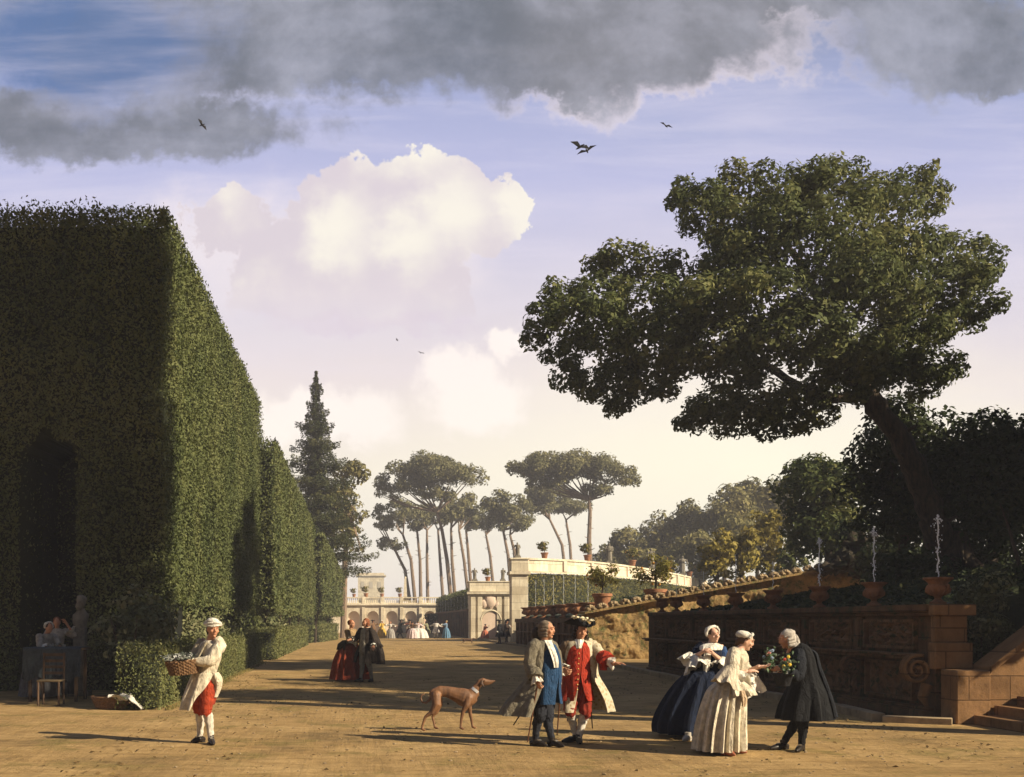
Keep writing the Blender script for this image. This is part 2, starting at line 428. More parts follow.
# cumulus
cum = blobs([(232, 226, 52, 46), (285, 262, 80, 66), (322, 206, 54, 50), (352, 188, 50, 44), (395, 196, 56, 52), (440, 190, 50, 44), (468, 192, 42), (500, 202, 34, 36), (484, 232, 46, 34), (385, 260, 100, 72), (320, 296, 110, 46), (415, 292, 70, 48), (450, 300, 36, 26)]) + n3 * .35 + n4 * .12 + puff * .5
cm = (cum - .14).ss(0, .11) * V_.ss(.25, .33)
ccol = cmix((n2 * 1.0 + n3 * 1.0 + puff * .75 + (U - .02) * 1.5 + (V_ - .3) * 1.5 + .24).ss(.05, .7), lin((206, 196, 204)), lin((233, 227, 216)))
col = cmix(cm, col, ccol)
col = cmix(stra, col, lin((204, 190, 206)))
bank = (blobs([(300, 262, 190, 96), (400, 268, 120, 90), (230, 240, 110, 66)]) + n1 * 1.0).ss(.0, .7) * V_.ss(.22, .34) * .55
col = cmix(bank, col, lin((238, 226, 224)))
col = cmix(cm, col, ccol)
low = (blobs([(455, 372, 60, 40), (480, 400, 80, 50), (500, 350, 40, 22), (300, 420, 130, 40)]) + n1 * 1.3).ss(.1, .55) * .7
col = cmix(low, col, lin((250, 240, 232)))
# the dark bank of cloud overhead
dk = blobs([(250, 40, 230, 66), (440, 24, 260, 78), (640, 36, 200, 66), (560, 72, 90, 30), (950, 40, 130, 58), (1010, 74, 60, 30), (770, -6, 170, 34), (90, 125, 240, 40)]).max((V_ - .565) * 9.0) + n1 * 1.35 + n3 * .75 + n4 * .3
dm = (dk + .10).ss(0, .40)
rim = (dk + .16).ss(0, .2) * U.ss(.08, .2) * V_.ss(.4, .47) * U.ss(.5, .36)
col = cmix(rim * .5, col, lin((236, 220, 218)))
dcol = cmix((n2 * 1.5 + n1 * .9 + n3 * .7 + .45).ss(.1, .9), lin((92, 98, 106)), lin((160, 162, 176)))
col = cmix(dm * .88 * (1.0 - hole), col, dcol)
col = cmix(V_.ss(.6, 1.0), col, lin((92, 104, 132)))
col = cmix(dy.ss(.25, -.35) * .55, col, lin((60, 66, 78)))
col = cmix(dz.ss(.0, -.05), col, lin((90, 80, 60)))
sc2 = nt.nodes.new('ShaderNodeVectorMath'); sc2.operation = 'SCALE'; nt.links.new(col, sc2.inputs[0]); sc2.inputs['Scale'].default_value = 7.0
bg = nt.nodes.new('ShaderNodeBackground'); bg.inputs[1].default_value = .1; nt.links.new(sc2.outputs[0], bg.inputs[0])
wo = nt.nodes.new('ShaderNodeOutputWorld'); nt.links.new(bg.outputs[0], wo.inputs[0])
vs_ = bpy.context.scene.view_settings; vs_.view_transform = 'Standard'; vs_.look = 'None'; vs_.exposure = .8; vs_.gamma = 1; vs_.use_curve_mapping = False
cy = bpy.context.scene.cycles
cy.max_bounces = 5; cy.diffuse_bounces = 2; cy.glossy_bounces = 2; cy.transmission_bounces = 3; cy.transparent_max_bounces = 6; cy.volume_bounces = 0
cy.use_denoising = True; cy.use_adaptive_sampling = True; cy.adaptive_threshold = .015

hz = MB(); hz.bb(-130, 150, -40, 425, -1.2, 33.5)
hm = bpy.data.materials.new('air'); hm.use_nodes = True; hn = hm.node_tree; hn.nodes.clear()
pv = hn.nodes.new('ShaderNodeVolumePrincipled'); pv.inputs['Density'].default_value = .0009; pv.inputs['Color'].default_value = (.86, .86, .95, 1); pv.inputs['Anisotropy'].default_value = 0
ou = hn.nodes.new('ShaderNodeOutputMaterial'); hn.links.new(pv.outputs[0], ou.inputs['Volume'])
tag(hz.build('haze', hm, None, smooth=False), 'thin pale haze in the air over the whole garden', 'haze', kind='stuff')
# ------------------------------------------------------------------ ground and terraces
def smooth(a, b, x):
    t = min(1, max(0, (x - a) / (b - a))); return t * t * (3 - 2 * t)
def terr(x, y):
    h = 1.85 + min(max(x - 9.8, 0) * .15, 2.3)
    if y > 100: h += smooth(110, 190, y) * min(max(x - 18, 0) * .1, 5)
    return h
def groundmat():
    m, nt, b = _new('sandy_earth'); g = nt.nodes.new('ShaderNodeNewGeometry'); pos = g.outputs['Position']
    n = _noise(nt, .55, 9, .68, pos); r = _ramp(nt, n.outputs[0], [(.3, (.22, .15, .068)), (.48, (.385, .25, .105)), (.66, (.49, .33, .147)), (.85, (.44, .29, .13))])
    mp = nt.nodes.new('ShaderNodeMapping'); mp.inputs['Scale'].default_value = (.5, 1.6, 1); nt.links.new(pos, mp.inputs[0])
    n2 = _noise(nt, 3.5, 8, .75, mp.outputs[0]); r2 = _ramp(nt, n2.outputs[0], [(.38, (.62, .6, .56)), (.55, (1, 1, 1)), (.8, (1.0, 1.0, 1.0))])
    mx = nt.nodes.new('ShaderNodeMix'); mx.data_type = 'RGBA'; mx.blend_type = 'MULTIPLY'; mx.inputs[0].default_value = .75
    nt.links.new(r.outputs[0], mx.inputs[6]); nt.links.new(r2.outputs[0], mx.inputs[7])
    n3 = _noise(nt, .9, 8, .72, pos); r3 = _ramp(nt, n3.outputs[0], [(.52, (0, 0, 0)), (.66, (.8, .8, .8))])
    mx2 = nt.nodes.new('ShaderNodeMix'); mx2.data_type = 'RGBA'; nt.links.new(r3.outputs[0], mx2.inputs[0]); nt.links.new(mx.outputs[2], mx2.inputs[6]); mx2.inputs[7].default_value = (.19, .15, .048, 1)
    nt.links.new(mx2.outputs[2], b.inputs['Base Color'])
    n4 = _noise(nt, 11, 9, .75, pos); n5 = _noise(nt, 1.1, 5, .6, pos)
    ad = nt.nodes.new('ShaderNodeMath'); ad.operation = 'MULTIPLY_ADD'; nt.links.new(n5.outputs[0], ad.inputs[0]); ad.inputs[1].default_value = 1.6; nt.links.new(n4.outputs[0], ad.inputs[2])
    mp3 = nt.nodes.new('ShaderNodeMapping'); mp3.inputs['Scale'].default_value = (2.6, .16, 1); mp3.inputs['Rotation'].default_value = (0, 0, .06); nt.links.new(pos, mp3.inputs[0]); n6 = _noise(nt, 1.6, 4, .55, mp3.outputs[0])
    vr = nt.nodes.new('ShaderNodeTexVoronoi'); vr.inputs['Scale'].default_value = 3.2; nt.links.new(pos, vr.inputs['Vector'])
    a2 = nt.nodes.new('ShaderNodeMath'); a2.operation = 'MULTIPLY_ADD'; nt.links.new(n6.outputs[0], a2.inputs[0]); a2.inputs[1].default_value = 1.0; nt.links.new(ad.outputs[0], a2.inputs[2])
    a3 = nt.nodes.new('ShaderNodeMath'); a3.operation = 'MULTIPLY_ADD'; nt.links.new(vr.outputs['Distance'], a3.inputs[0]); a3.inputs[1].default_value = .12; nt.links.new(a2.outputs[0], a3.inputs[2])
    _bump(nt, b, a3.outputs[0], .7, .05); b.inputs['Roughness'].default_value = .95; b.inputs['Specular IOR Level'].default_value = .1
    return m
def grassmat():
    m, nt, b = _new('dark_turf'); g = nt.nodes.new('ShaderNodeNewGeometry')
    n = _noise(nt, 1.4, 9, .72, g.outputs['Position']); r = _ramp(nt, n.outputs[0], [(.3, (.02, .03, .012)), (.55, (.045, .055, .02)), (.8, (.10, .095, .035))])
    nt.links.new(r.outputs[0], b.inputs['Base Color']); n2 = _noise(nt, 9, 7, .7, g.outputs['Position']); _bump(nt, b, n2.outputs[0], .8, .1)
    b.inputs['Roughness'].default_value = .95; return m
GM = groundmat(); TM = grassmat()
def grid(name, xs, ys, hf, mat, skirt=None):
    mb = MB(); vs = []; fs = []; nx = len(xs); ny = len(ys)
    for j, y in enumerate(ys):
        for i, x in enumerate(xs):
            xx = x(y) if callable(x) else x
            vs.append((xx, y, hf(xx, y)))
    for j in range(ny - 1):
        for i in range(nx - 1): fs.append((j * nx + i, j * nx + i + 1, (j + 1) * nx + i + 1, (j + 1) * nx + i))
    mb.add(vs, fs)
    if skirt is not None:
        edge = [j * nx for j in range(ny)][::-1] + list(range(1, nx)) + [j * nx + nx - 1 for j in range(1, ny)] + [(ny - 1) * nx + i for i in range(nx - 2, 0, -1)]
        k = len(edge); ev = [vs[i] for i in edge] + [(vs[i][0], vs[i][1], skirt) for i in edge]
        mb.add(ev, [(i, (i + 1) % k, k + (i + 1) % k, k + i) for i in range(k)])
    return tag(mb.build(name, mat, None, smooth=skirt is None), kind='structure')
def ghf(x, y):
    if abs(x) > 14 or y < 5 or y > 110: return 0
    return .035 * noise.noise(Vector((x * .35, y * .35, 0))) * min(1, (y - 5) / 6) * max(0, min(1, (8.3 - x) / 1.5)) * max(0, min(1, (x + 9) / 2))
def gz(x, y): return ghf(x, y)
xs = sorted(set([-900, -300, -100, -40, -20] + [i * .5 for i in range(-30, 31)] + [20, 40, 100, 300, 900]))
ys = sorted(set([-300, -60, -20, 0] + [5 + i * .5 for i in range(0, 130)] + [72, 76, 80, 90, 100, 111, 130, 180, 300, 600, 1500]))
grid('ground', xs, ys, ghf, GM)
# bank behind the fountain wall, terrace above, upper terrace beyond the arcade
def bank(x, y): return terr(x, y) + .10 * noise.noise(Vector((x * .8, y * .8, 3))) - .06
grid('terrace_bank', [10.06 + i * .6 for i in range(40)], [19.9 + i * .6 for i in range(26)] + [35.6], bank, TM, skirt=-.05)
grid('lower_bank', [14.6 + i * 1.5 for i in range(12)], [-10, -4, 2, 8, 13, 18.2], lambda x, y: terr(x, y) - .02, TM, skirt=-.05)
def xl(y): return 10.95 if y < 76 else 15.0
grid('terrace', [(lambda y, i=i: xl(y) + (i / 24) ** 1.5 * (75 - xl(y))) for i in range(25)], [49.2, 52, 56, 60, 65, 70, 75.4, 75.6, 82, 90, 100, 110, 125, 140, 153], lambda x, y: terr(x, y) - .08, TM, skirt=-.05)
grid('upper_terrace', [-70 + 10 * i for i in range(21)], [153.4, 165, 180, 200, 230, 260, 300, 350, 420], lambda x, y: max(3.6, terr(x, y) - .1), TM, skirt=-.05)
# ------------------------------------------------------------------ hedges and trees
HL = leafmat('hedge_leaf', (.052, .068, .027), (.112, .130, .047), (.178, .184, .074))
BX = leafmat('box_leaf', (.085, .10, .034), (.15, .16, .058), (.23, .22, .09))
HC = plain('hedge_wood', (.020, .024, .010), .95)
BK = barkmat('bark', (.085, .058, .034), (.022, .015, .010))
PBK = barkmat('pine_bark', (.30, .21, .14), (.12, .085, .06))
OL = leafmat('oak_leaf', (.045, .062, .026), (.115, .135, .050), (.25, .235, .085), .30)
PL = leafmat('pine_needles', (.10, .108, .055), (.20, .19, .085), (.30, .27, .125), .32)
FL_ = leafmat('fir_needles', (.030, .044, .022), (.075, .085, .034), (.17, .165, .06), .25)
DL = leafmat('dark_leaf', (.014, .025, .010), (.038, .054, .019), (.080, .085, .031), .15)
GL = leafmat('green_leaf', (.035, .058, .02), (.095, .115, .036), (.22, .20, .06), .25)
YL = leafmat('yellow_leaf', (.10, .095, .022), (.26, .21, .045), (.42, .33, .085), .25)
WL = leafmat('wood_leaf', (.10, .105, .045), (.22, .20, .08), (.34, .285, .11), .3)
LL = leafmat('laurel_leaf', (.04, .055, .022), (.13, .14, .062), (.30, .28, .15), .15)

def hedge(name, label, cat, FR, BR, BL, FLp, zb, zf, zk, size, dens, group=None, arch=None, trunks=0, tuft=1.0, mat=None, jt0=.07):
    """FR.. = (x, y) corners; zb = bottom, zf / zk = top at the front and back; arch=(x0, x1, zspring) niche in the front face"""
    t = empty(name, (FR[0], FR[1], 0), label, cat, group); b0 = np.array((FR[0], FR[1], 0.))
    Q = lambda c, z: np.array((c[0], c[1], z)) - b0
    parts = []; core = MB()
    def face(a, b, za0, zb0, za1, zb1, d, keepf=None, jt=None):
        jt = jt0 if jt is None else jt
        P, N, u, v = on_quad(Q(a, za0), Q(b, zb0), Q(b, zb1), Q(a, za1), d, jt)
        if keepf is not None:
            k = keepf(P + b0); P, N = P[k], N[k]
        v1 = .5 + .9 * nz(P * np.array((1, 1, .45)), .8); v1 = np.clip(v1 + .35 * nz(P * np.array((1, 1, .25)), 2.3, 9), 0, 1)
        P = P + N * ((.13 if zb > .5 else .05) * nz(P, 1.6, 4) + (.05 if zb > .5 else .02) * nz(P, 5, 8) + (.16 if zb > .5 else 0) * nz(P, .4, 2))[:, None]
        V, va = leaves(P, N, size, .5, .8, v1, .3, .6); parts.append((V, va, 0))
    kf = None
    if arch:
        x0, x1, zs = arch; xm = (x0 + x1) / 2; rr = (x1 - x0) / 2
        def kf(P): return ~((np.abs(P[:, 0] - xm) < rr) & (P[:, 2] < zs + np.sqrt(np.maximum(0, rr * rr - (P[:, 0] - xm) ** 2)) * 1.0 + .15 * np.sin(P[:, 0] * 9)))
    zlow_front = 0 if arch or zb < .5 else zb
    face(FLp, FR, zlow_front, zlow_front, zf, zf, dens, kf)
    face(FR, BR, zb, zb, zf, zk, dens)
    face(BR, BL, zb, zb, zk, zk, dens * .3)
    P, N, u, v = on_quad(Q(FR, zf), Q(BR, zk), Q(BL, zk), Q(FLp, zf), dens * .5, .08); V, va = leaves(P, N, size, .55, .7, None); parts.append((V, va, 0))
    # untrimmed shoots along the top edges and the corner
    for a, b, z0, z1 in ((FLp, FR, zf, zf), (FR, BR, zf, zk)):
        a3, b3 = Q(a, z0), Q(b, z1); n = int(np.linalg.norm(b3 - a3) * 120 * tuft)
        s = rng.random((n, 1)); hgt = rng.random((n, 1)) ** 2.2 * .27 - .06; hgt *= .6 + 1.2 * np.clip(nz(a3 + (b3 - a3) * s, 1.1, 3), -.3, .6)[:, None]
        P = a3 + (b3 - a3) * s + rng.normal(size=(n, 3)) * .06; P[:, 2] += hgt[:, 0]
        N = rng.normal(size=(n, 3)) * .6; N[:, 1] -= .5; V, va = leaves(P, N, size * 1.15, .4, .4, None, -1.4); parts.append((V, va, 0))
    if zb < zf:
        a3, b3 = Q(FR, zb), Q(FR, zf); n = int((zf - zb) * 40); s = rng.random((n, 1)); P = a3 + (b3 - a3) * s + rng.normal(size=(n, 3)) * .09
        V, va = leaves(P, np.tile((.5, -.5, .3), (n, 1)), size * 1.1, .55, .8, None); parts.append((V, va, 0))
    if zb > .5:      # ragged lower fringe
        a3, b3 = Q(FR, zb), Q(BR, zb); n = int(np.linalg.norm(b3 - a3) * 60); s = rng.random((n, 1)); P = a3 + (b3 - a3) * s + rng.normal(size=(n, 3)) * (.12, .12, .14)
        V, va = leaves(P, np.tile((.6, -.4, -.2), (n, 1)), size, .5, .7, None); parts.append((V, va, 0))
    i_ = .16; ti = .34 if zb > .5 else .12
    if zb > .5:
        for zo in (.12, .26):
            P, N, u, v = on_quad(Q(FR, zf - zo), Q(BR, zk - zo), Q(BL, zk - zo), Q(FLp, zf - zo), dens * .5, .08); V, va = leaves(P, N, size, .6, .7, None); parts.append((V, va, 0))
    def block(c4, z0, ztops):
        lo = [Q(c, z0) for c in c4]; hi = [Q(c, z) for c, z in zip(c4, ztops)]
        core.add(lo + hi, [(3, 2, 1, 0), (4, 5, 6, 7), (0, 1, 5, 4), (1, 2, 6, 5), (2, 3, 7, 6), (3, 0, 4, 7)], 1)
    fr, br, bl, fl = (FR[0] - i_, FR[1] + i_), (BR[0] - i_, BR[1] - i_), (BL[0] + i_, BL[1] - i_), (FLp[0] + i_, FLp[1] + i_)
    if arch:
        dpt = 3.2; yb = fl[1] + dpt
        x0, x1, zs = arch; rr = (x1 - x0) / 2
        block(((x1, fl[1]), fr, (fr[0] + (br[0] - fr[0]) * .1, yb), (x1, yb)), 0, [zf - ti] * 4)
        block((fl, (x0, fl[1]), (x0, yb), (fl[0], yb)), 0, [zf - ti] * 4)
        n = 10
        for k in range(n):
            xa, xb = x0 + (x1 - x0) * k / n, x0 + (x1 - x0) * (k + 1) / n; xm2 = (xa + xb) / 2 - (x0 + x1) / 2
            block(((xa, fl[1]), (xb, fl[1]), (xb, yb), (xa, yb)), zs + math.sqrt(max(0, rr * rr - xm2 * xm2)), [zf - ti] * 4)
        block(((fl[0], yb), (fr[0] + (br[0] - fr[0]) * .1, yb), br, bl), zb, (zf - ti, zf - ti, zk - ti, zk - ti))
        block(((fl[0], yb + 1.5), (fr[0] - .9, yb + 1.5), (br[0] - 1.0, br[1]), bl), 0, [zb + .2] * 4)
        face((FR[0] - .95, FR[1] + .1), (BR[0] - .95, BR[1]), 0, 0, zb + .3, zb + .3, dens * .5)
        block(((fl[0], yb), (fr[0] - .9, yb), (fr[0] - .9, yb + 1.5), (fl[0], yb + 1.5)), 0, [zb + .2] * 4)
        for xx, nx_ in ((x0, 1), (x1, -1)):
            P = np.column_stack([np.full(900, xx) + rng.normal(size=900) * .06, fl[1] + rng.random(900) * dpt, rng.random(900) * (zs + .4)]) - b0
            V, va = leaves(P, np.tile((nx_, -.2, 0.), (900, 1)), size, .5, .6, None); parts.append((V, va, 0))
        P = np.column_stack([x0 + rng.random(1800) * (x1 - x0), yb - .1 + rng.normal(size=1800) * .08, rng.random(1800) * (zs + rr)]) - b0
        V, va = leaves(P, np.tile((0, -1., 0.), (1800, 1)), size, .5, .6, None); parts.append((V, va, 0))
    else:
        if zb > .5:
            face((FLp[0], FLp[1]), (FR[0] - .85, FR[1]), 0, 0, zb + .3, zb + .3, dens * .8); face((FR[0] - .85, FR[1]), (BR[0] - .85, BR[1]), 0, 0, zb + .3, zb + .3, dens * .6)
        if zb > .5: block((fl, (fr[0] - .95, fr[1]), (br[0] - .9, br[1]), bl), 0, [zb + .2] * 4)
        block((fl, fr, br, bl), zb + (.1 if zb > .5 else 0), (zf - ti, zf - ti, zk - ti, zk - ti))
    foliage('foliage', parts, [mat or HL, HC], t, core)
    for k in range(trunks):
        f = (k + .5) / trunks; x = FR[0] + (BR[0] - FR[0]) * f - .75 - .3 * (k % 2); y = FR[1] + (BR[1] - FR[1]) * f + random.uniform(-.4, .4)
        mb = MB(); a = Vector((x, y, -.02)) - Vector(b0)
        mb.tube([a, a + Vector((.04, .1, zb * .5)), a + Vector((-.02, .05, zb + .3))], [.11, .085, .08], 7)
        mb.tube([a + Vector((.04, .1, zb * .5)), a + Vector((.25, -.15, zb + .25))], [.05, .035], 6)
        mb.build('trunk', BK, t)
    return t
HG = 'tall clipped hedges along the left of the walk'
hedge('tall_hedge', 'huge clipped hedge nearest the viewer with dark arched niche and sunlit side', 'hedge',
      (-4.66, 26), (-4.40, 46.8), (-13, 46.8), (-13.0, 26), 2.1, 11.35, 10.85, .085, 720, HG, arch=(-8.1, -6.75, 5.4), trunks=8)
hedge('tall_hedge', 'middle clipped hedge stepped behind the huge one, shorter and half as wide in view', 'hedge',
      (-3.98, 50), (-3.5, 79), (-9, 79), (-9, 50), 2.2, 9.75, 8.4, .13, 230, HG, trunks=8)
hedge('tall_hedge', 'farthest and lowest clipped tall hedge ending near the pale arcade', 'hedge',
      (-2.95, 82), (-1.7, 96), (-7, 96), (-7, 82), 2.3, 8.1, 5.5, .19, 100, HG, trunks=4)
LG = 'low box hedges edging the walk'
hedge('box_hedge', 'long low box hedge behind the man with the basket', 'hedge', (-3.75, 20.5), (-4.05, 44.6), (-4.95, 44.6), (-4.6, 20.5), 0, 1.12, 1.08, .05, 900, LG, tuft=.25, mat=BX, jt0=.025)
hedge('box_hedge', 'low box hedge with dark end in the middle of the left border', 'hedge', (-3.72, 46.6), (-3.72, 75.5), (-4.75, 75.5), (-5.1, 46.6), 0, 1.25, 1.2, .08, 330, LG, tuft=.25, mat=BX, jt0=.03)
hedge('box_hedge', 'short far box hedge past the seated woman in white', 'hedge', (-3.2, 84), (-2.1, 97), (-3.6, 97), (-4.6, 84), 0, 1.35, 1.3, .13, 120, LG, tuft=.25, mat=BX, jt0=.04)
def shrub(label, c, r, n, mat, size, dens, group=None, cat='shrub', seed=1, stems=4, name='shrub', zb=None):
    base = Vector((c[0], c[1], (zb if zb is not None else 0))); limbs = []
    for k in range(stems):
        a = k * 2.4 + seed; limbs.append(([base + Vector((.06 * math.cos(a), .06 * math.sin(a), -.04)), base + Vector((r[0] * .4 * math.cos(a), r[1] * .4 * math.sin(a), r[2] * 1.0)), base + Vector((r[0] * .6 * math.cos(a), r[1] * .6 * math.sin(a), r[2] * 1.5))], [.035 * r[2] + .01, .02 * r[2] + .008, .006]))
    return tree(name, label, cat, base, limbs, auto_clumps(c, r, n, (.3, .48), seed, -.9), mat, BK, size, dens, group, seg=6)
SG = 'laurel shrubs between the box hedge and the tall hedge'
for k, (x, y, h, lb) in enumerate([(-5.0, 23.8, 2.35, 'bushy laurel shrub at the front corner of the huge hedge'), (-4.95, 26.8, 2.3, 'broad pale green laurel shrub left of the turbaned man'),
        (-4.95, 30.2, 2.15, 'laurel shrub showing above the turban of the basket carrier'), (-4.9, 34.0, 2.0, 'laurel shrub right of the basket carrier, between others'), (-4.95, 38.6, 1.9, 'small laurel shrub near the far end of the long box hedge')]):
    shrub(lb, (x, y, h * .52), (.72, 1.5, h * .5), 16, LL, .14, 85, SG, seed=k + 3)
for k, (x, y, h, lb) in enumerate([(-4.9, 54, 2.3, 'rough laurel shrub above the middle box hedge'), (-4.8, 63, 2.2, 'laurel shrub far along the middle box hedge')]):
    shrub(lb, (x, y, h * .52), (.8, 3.2, h * .5), 14, LL, .2, 30, SG, seed=k + 13)

RG_ = 'dark trees behind the fountain wall'
# ---- the big leaning oak on the bank
OBK = barkmat('oak_bark', (.085, .056, .032), (.020, .014, .009))
D0 = 35.0
def cl(px, py, r, dd=0, ry=None, k=1.0):
    d = D0 + dd; s = d / FOC
    d = D0 + dd * 1.5
    return (W(px, py, d), (r * s, r * s * 1.5 * k, (ry or r * .8) * s))
CR = [(700, 205, 32, .3), (684, 190, 18, .8), (738, 192, 34, .8), (735, 225, 32, -.6), (782, 192, 34, 1.2), (770, 222, 36, -1.2), (828, 184, 34, .6), (815, 178, 24, -.3), (868, 196, 32, .4), (908, 188, 28, .7), (930, 203, 22, .2), (895, 212, 34, -.9),
      (835, 222, 40, -1.6), (800, 250, 42, -2.0), (955, 252, 28, .2), (978, 275, 26, -.2), (982, 305, 22, .2), (945, 285, 34, -.8), (915, 255, 36, -1.4), (960, 318, 22, .6), (920, 318, 30, -.4), (880, 255, 40, -2.2), (850, 278, 40, -2.6),
      (880, 300, 36, -1.0), (905, 350, 30, .4), (932, 362, 26, .2), (925, 385, 22, .5), (895, 375, 22, .9), (872, 340, 26, 1.6), (945, 375, 18, .8),
      (628, 262, 28, .5), (600, 268, 20, .9), (655, 268, 26, .2), (596, 292, 28, .1), (556, 298, 24, .6), (540, 322, 22, .2), (532, 340, 16, .6), (570, 318, 30, -.6), (568, 350, 26, .2), (600, 330, 36, -1.0), (640, 305, 38, -1.0),
      (566, 378, 22, .5), (590, 385, 24, .0), (622, 380, 30, -.5), (620, 402, 18, .4), (650, 378, 30, -.9), (650, 345, 40, -1.6), (682, 322, 40, -1.8), (690, 285, 32, -.2), (686, 360, 30, -1.2), (668, 392, 14, .3),
      (720, 345, 40, -2.2), (728, 300, 40, -1.8), (745, 268, 38, -1.4), (770, 300, 42, -2.6), (765, 345, 40, -2.6), (800, 330, 40, -3.0), (820, 300, 36, -2.8), (830, 345, 28, -2.6), (716, 405, 30, .2), (696, 420, 20, .5), (740, 420, 26, .0), (762, 400, 34, -.8), (768, 430, 18, .6), (795, 405, 30, -.2), (815, 390, 26, -.6), (735, 378, 34, -1.2), (845, 375, 18, .3), (720, 262, 30, -.4), (750, 240, 34, -.8), (825, 415, 18, .8), (790, 428, 14, .9), (852, 352, 24, -2.2), (868, 372, 17, -1.6), (838, 372, 20, -2.2), (885, 345, 26, -2), (812, 360, 26, -2.4), (905, 300, 30, -2.4), (935, 330, 24, -1.4), (872, 384, 16, -2.4), (856, 392, 16, -2), (890, 372, 18, -2.2), (868, 362, 22, -2.6)]
cr = [cl(*q) for q in CR]
rd = random.Random(3)
fine = []
for c, r in cr:                       # break every bough into small sprigs so the outline is leafy
    fine.append((c, tuple(q * .82 for q in r)))
    for k in range(5):
        u = Vector((rd.gauss(0, 1), rd.gauss(0, 1), rd.gauss(0, .8))).normalized(); kk = rd.uniform(.3, .5)
        fine.append((c + Vector((u.x * r[0], u.y * r[1], u.z * r[2])) * .8, tuple(q * kk for q in r)))
T = lambda px, py, dd=0: W(px, py, D0 + dd)
tb = W(952, 590, D0); tb.z = terr(tb.x, tb.y) - .15
LK = .9
limbs = [([tb, T(944, 556), T(931, 512), T(915, 472), T(897, 436), T(874, 402), T(853, 374, -.2), T(842, 340, -.3), T(838, 318, -.4)], [.60, .50, .43, .40, .37, .34, .30, .25, .2]),
         ([tb + Vector((-.35, -.3, -.1)), T(936, 560, -.2), T(924, 520)], [.3, .24, .18]), ([tb + Vector((.5, -.2, -.1)), T(955, 565, -.1), T(930, 515)], [.3, .22, .16]),
         ([T(868, 395), T(838, 398, -.3), T(805, 390, -.8), T(770, 368, -1.0), T(730, 352, -1), T(690, 340, -1), T(640, 335, -.8), T(580, 335, -.3)], [.22, .19, .16, .13, .11, .09, .07, .03]),
         ([T(800, 388, -.8), T(770, 395, -.4), T(725, 405, 0)], [.11, .08, .04]), ([T(770, 368, -1), T(735, 310, -1), T(690, 285, -.4), T(640, 275, .2)], [.10, .08, .06, .03]),
         ([T(846, 352, -.2), T(820, 300, -1.2), T(790, 250, -1.0), T(740, 205, .2)], [.2, .15, .11, .04]), ([T(838, 318, -.4), T(840, 260, -.6), T(832, 195, .4)], [.17, .11, .04]),
         ([T(842, 335, -.3), T(875, 290, -.3), T(905, 220, .2)], [.15, .1, .04]), ([T(850, 358, 0), T(890, 318, 0), T(945, 275, .1)], [.15, .1, .04]), ([T(862, 385, 0), T(895, 365, .3), T(928, 368, .4)], [.1, .07, .03])]
def gnarl(p, r, seed):
    p = [Vector(q) for q in p]; n = len(p); out, rr = [], []; m = (n - 1) * 6
    for i in range(m + 1):
        t = i / m * (n - 1); j = min(int(t), n - 2); f = t - j; p0, p1, p2, p3 = p[max(j - 1, 0)], p[j], p[j + 1], p[min(j + 2, n - 1)]
        c = .5 * (2 * p1 + (p2 - p0) * f + (2 * p0 - 5 * p1 + 4 * p2 - p3) * f * f + (3 * p1 - p0 - 3 * p2 + p3) * f ** 3); w = r[j] * (1 - f) + r[j + 1] * f
        out.append(c + Vector((noise.noise(Vector((i * .23, seed, 1))), noise.noise(Vector((i * .23, seed, 9))), 0)) * w * .45); rr.append(w * LK * (1 + .30 * noise.noise(Vector((i * .5, seed, 4))) + .16 * noise.noise(Vector((i * 1.7, seed, 7)))))
    return out, rr
limbs = [gnarl(p, r, k * 3.3) for k, (p, r) in enumerate(limbs)]
for k in range(5):
    a = k * 1.3 + .4; limbs.append(([tb + Vector((.1, 0, 1.3)), tb + Vector((.45 * math.cos(a), .45 * math.sin(a), .45)), tb + Vector((1.15 * math.cos(a), 1.15 * math.sin(a), -.05))], [.34, .27, .10]))
for k, (px, py) in enumerate([(936, 528), (912, 466), (896, 438), (924, 500)]): c = T(px, py); limbs.append(([c, c + Vector((-.5 if k % 2 else .5, -.3, .35))], [.11, .05]))
tree('oak_tree', 'great leaning dark oak spreading over the fountain wall', 'tree', tb, limbs, fine, OL, OBK, .165, 64, inner=.5, jit=.5, keep_low=.95, up=.35)

# ---- clipped tall tree added out of frame on the right whose shade darkens the hedge front
q = []
for k in range(46):
    z = 14.3 + (k % 12) * 1.05; a = k * 2.4; rr = 1.75 * (.9 if z > 24.5 else 1)
    q.append((Vector((15.5 + rr * math.cos(a) * 1.25, 13.35 + rr * math.sin(a) * 1.02, z)), (1.15, 1.05, 1.15)))
for k in range(12): q.append((Vector((15.5, 13.2, 14.1 + k * 1.05)), (1.8, 1.6, 1.1)))
tree('shade_poplar', 'unseen tall poplar with a bare trunk, added right of the stair wall to shade the hedge front', 'tree', (15.5, 13.2, terr(15.5, 13.2) - .1), [([(15.5, 13.2, terr(15.5, 13.2) - .1), (15.45, 13.2, 8), (15.5, 13.3, 13), (15.5, 13.3, 24)], [.42, .32, .26, .06])], q, DL, BK, .34, 22)

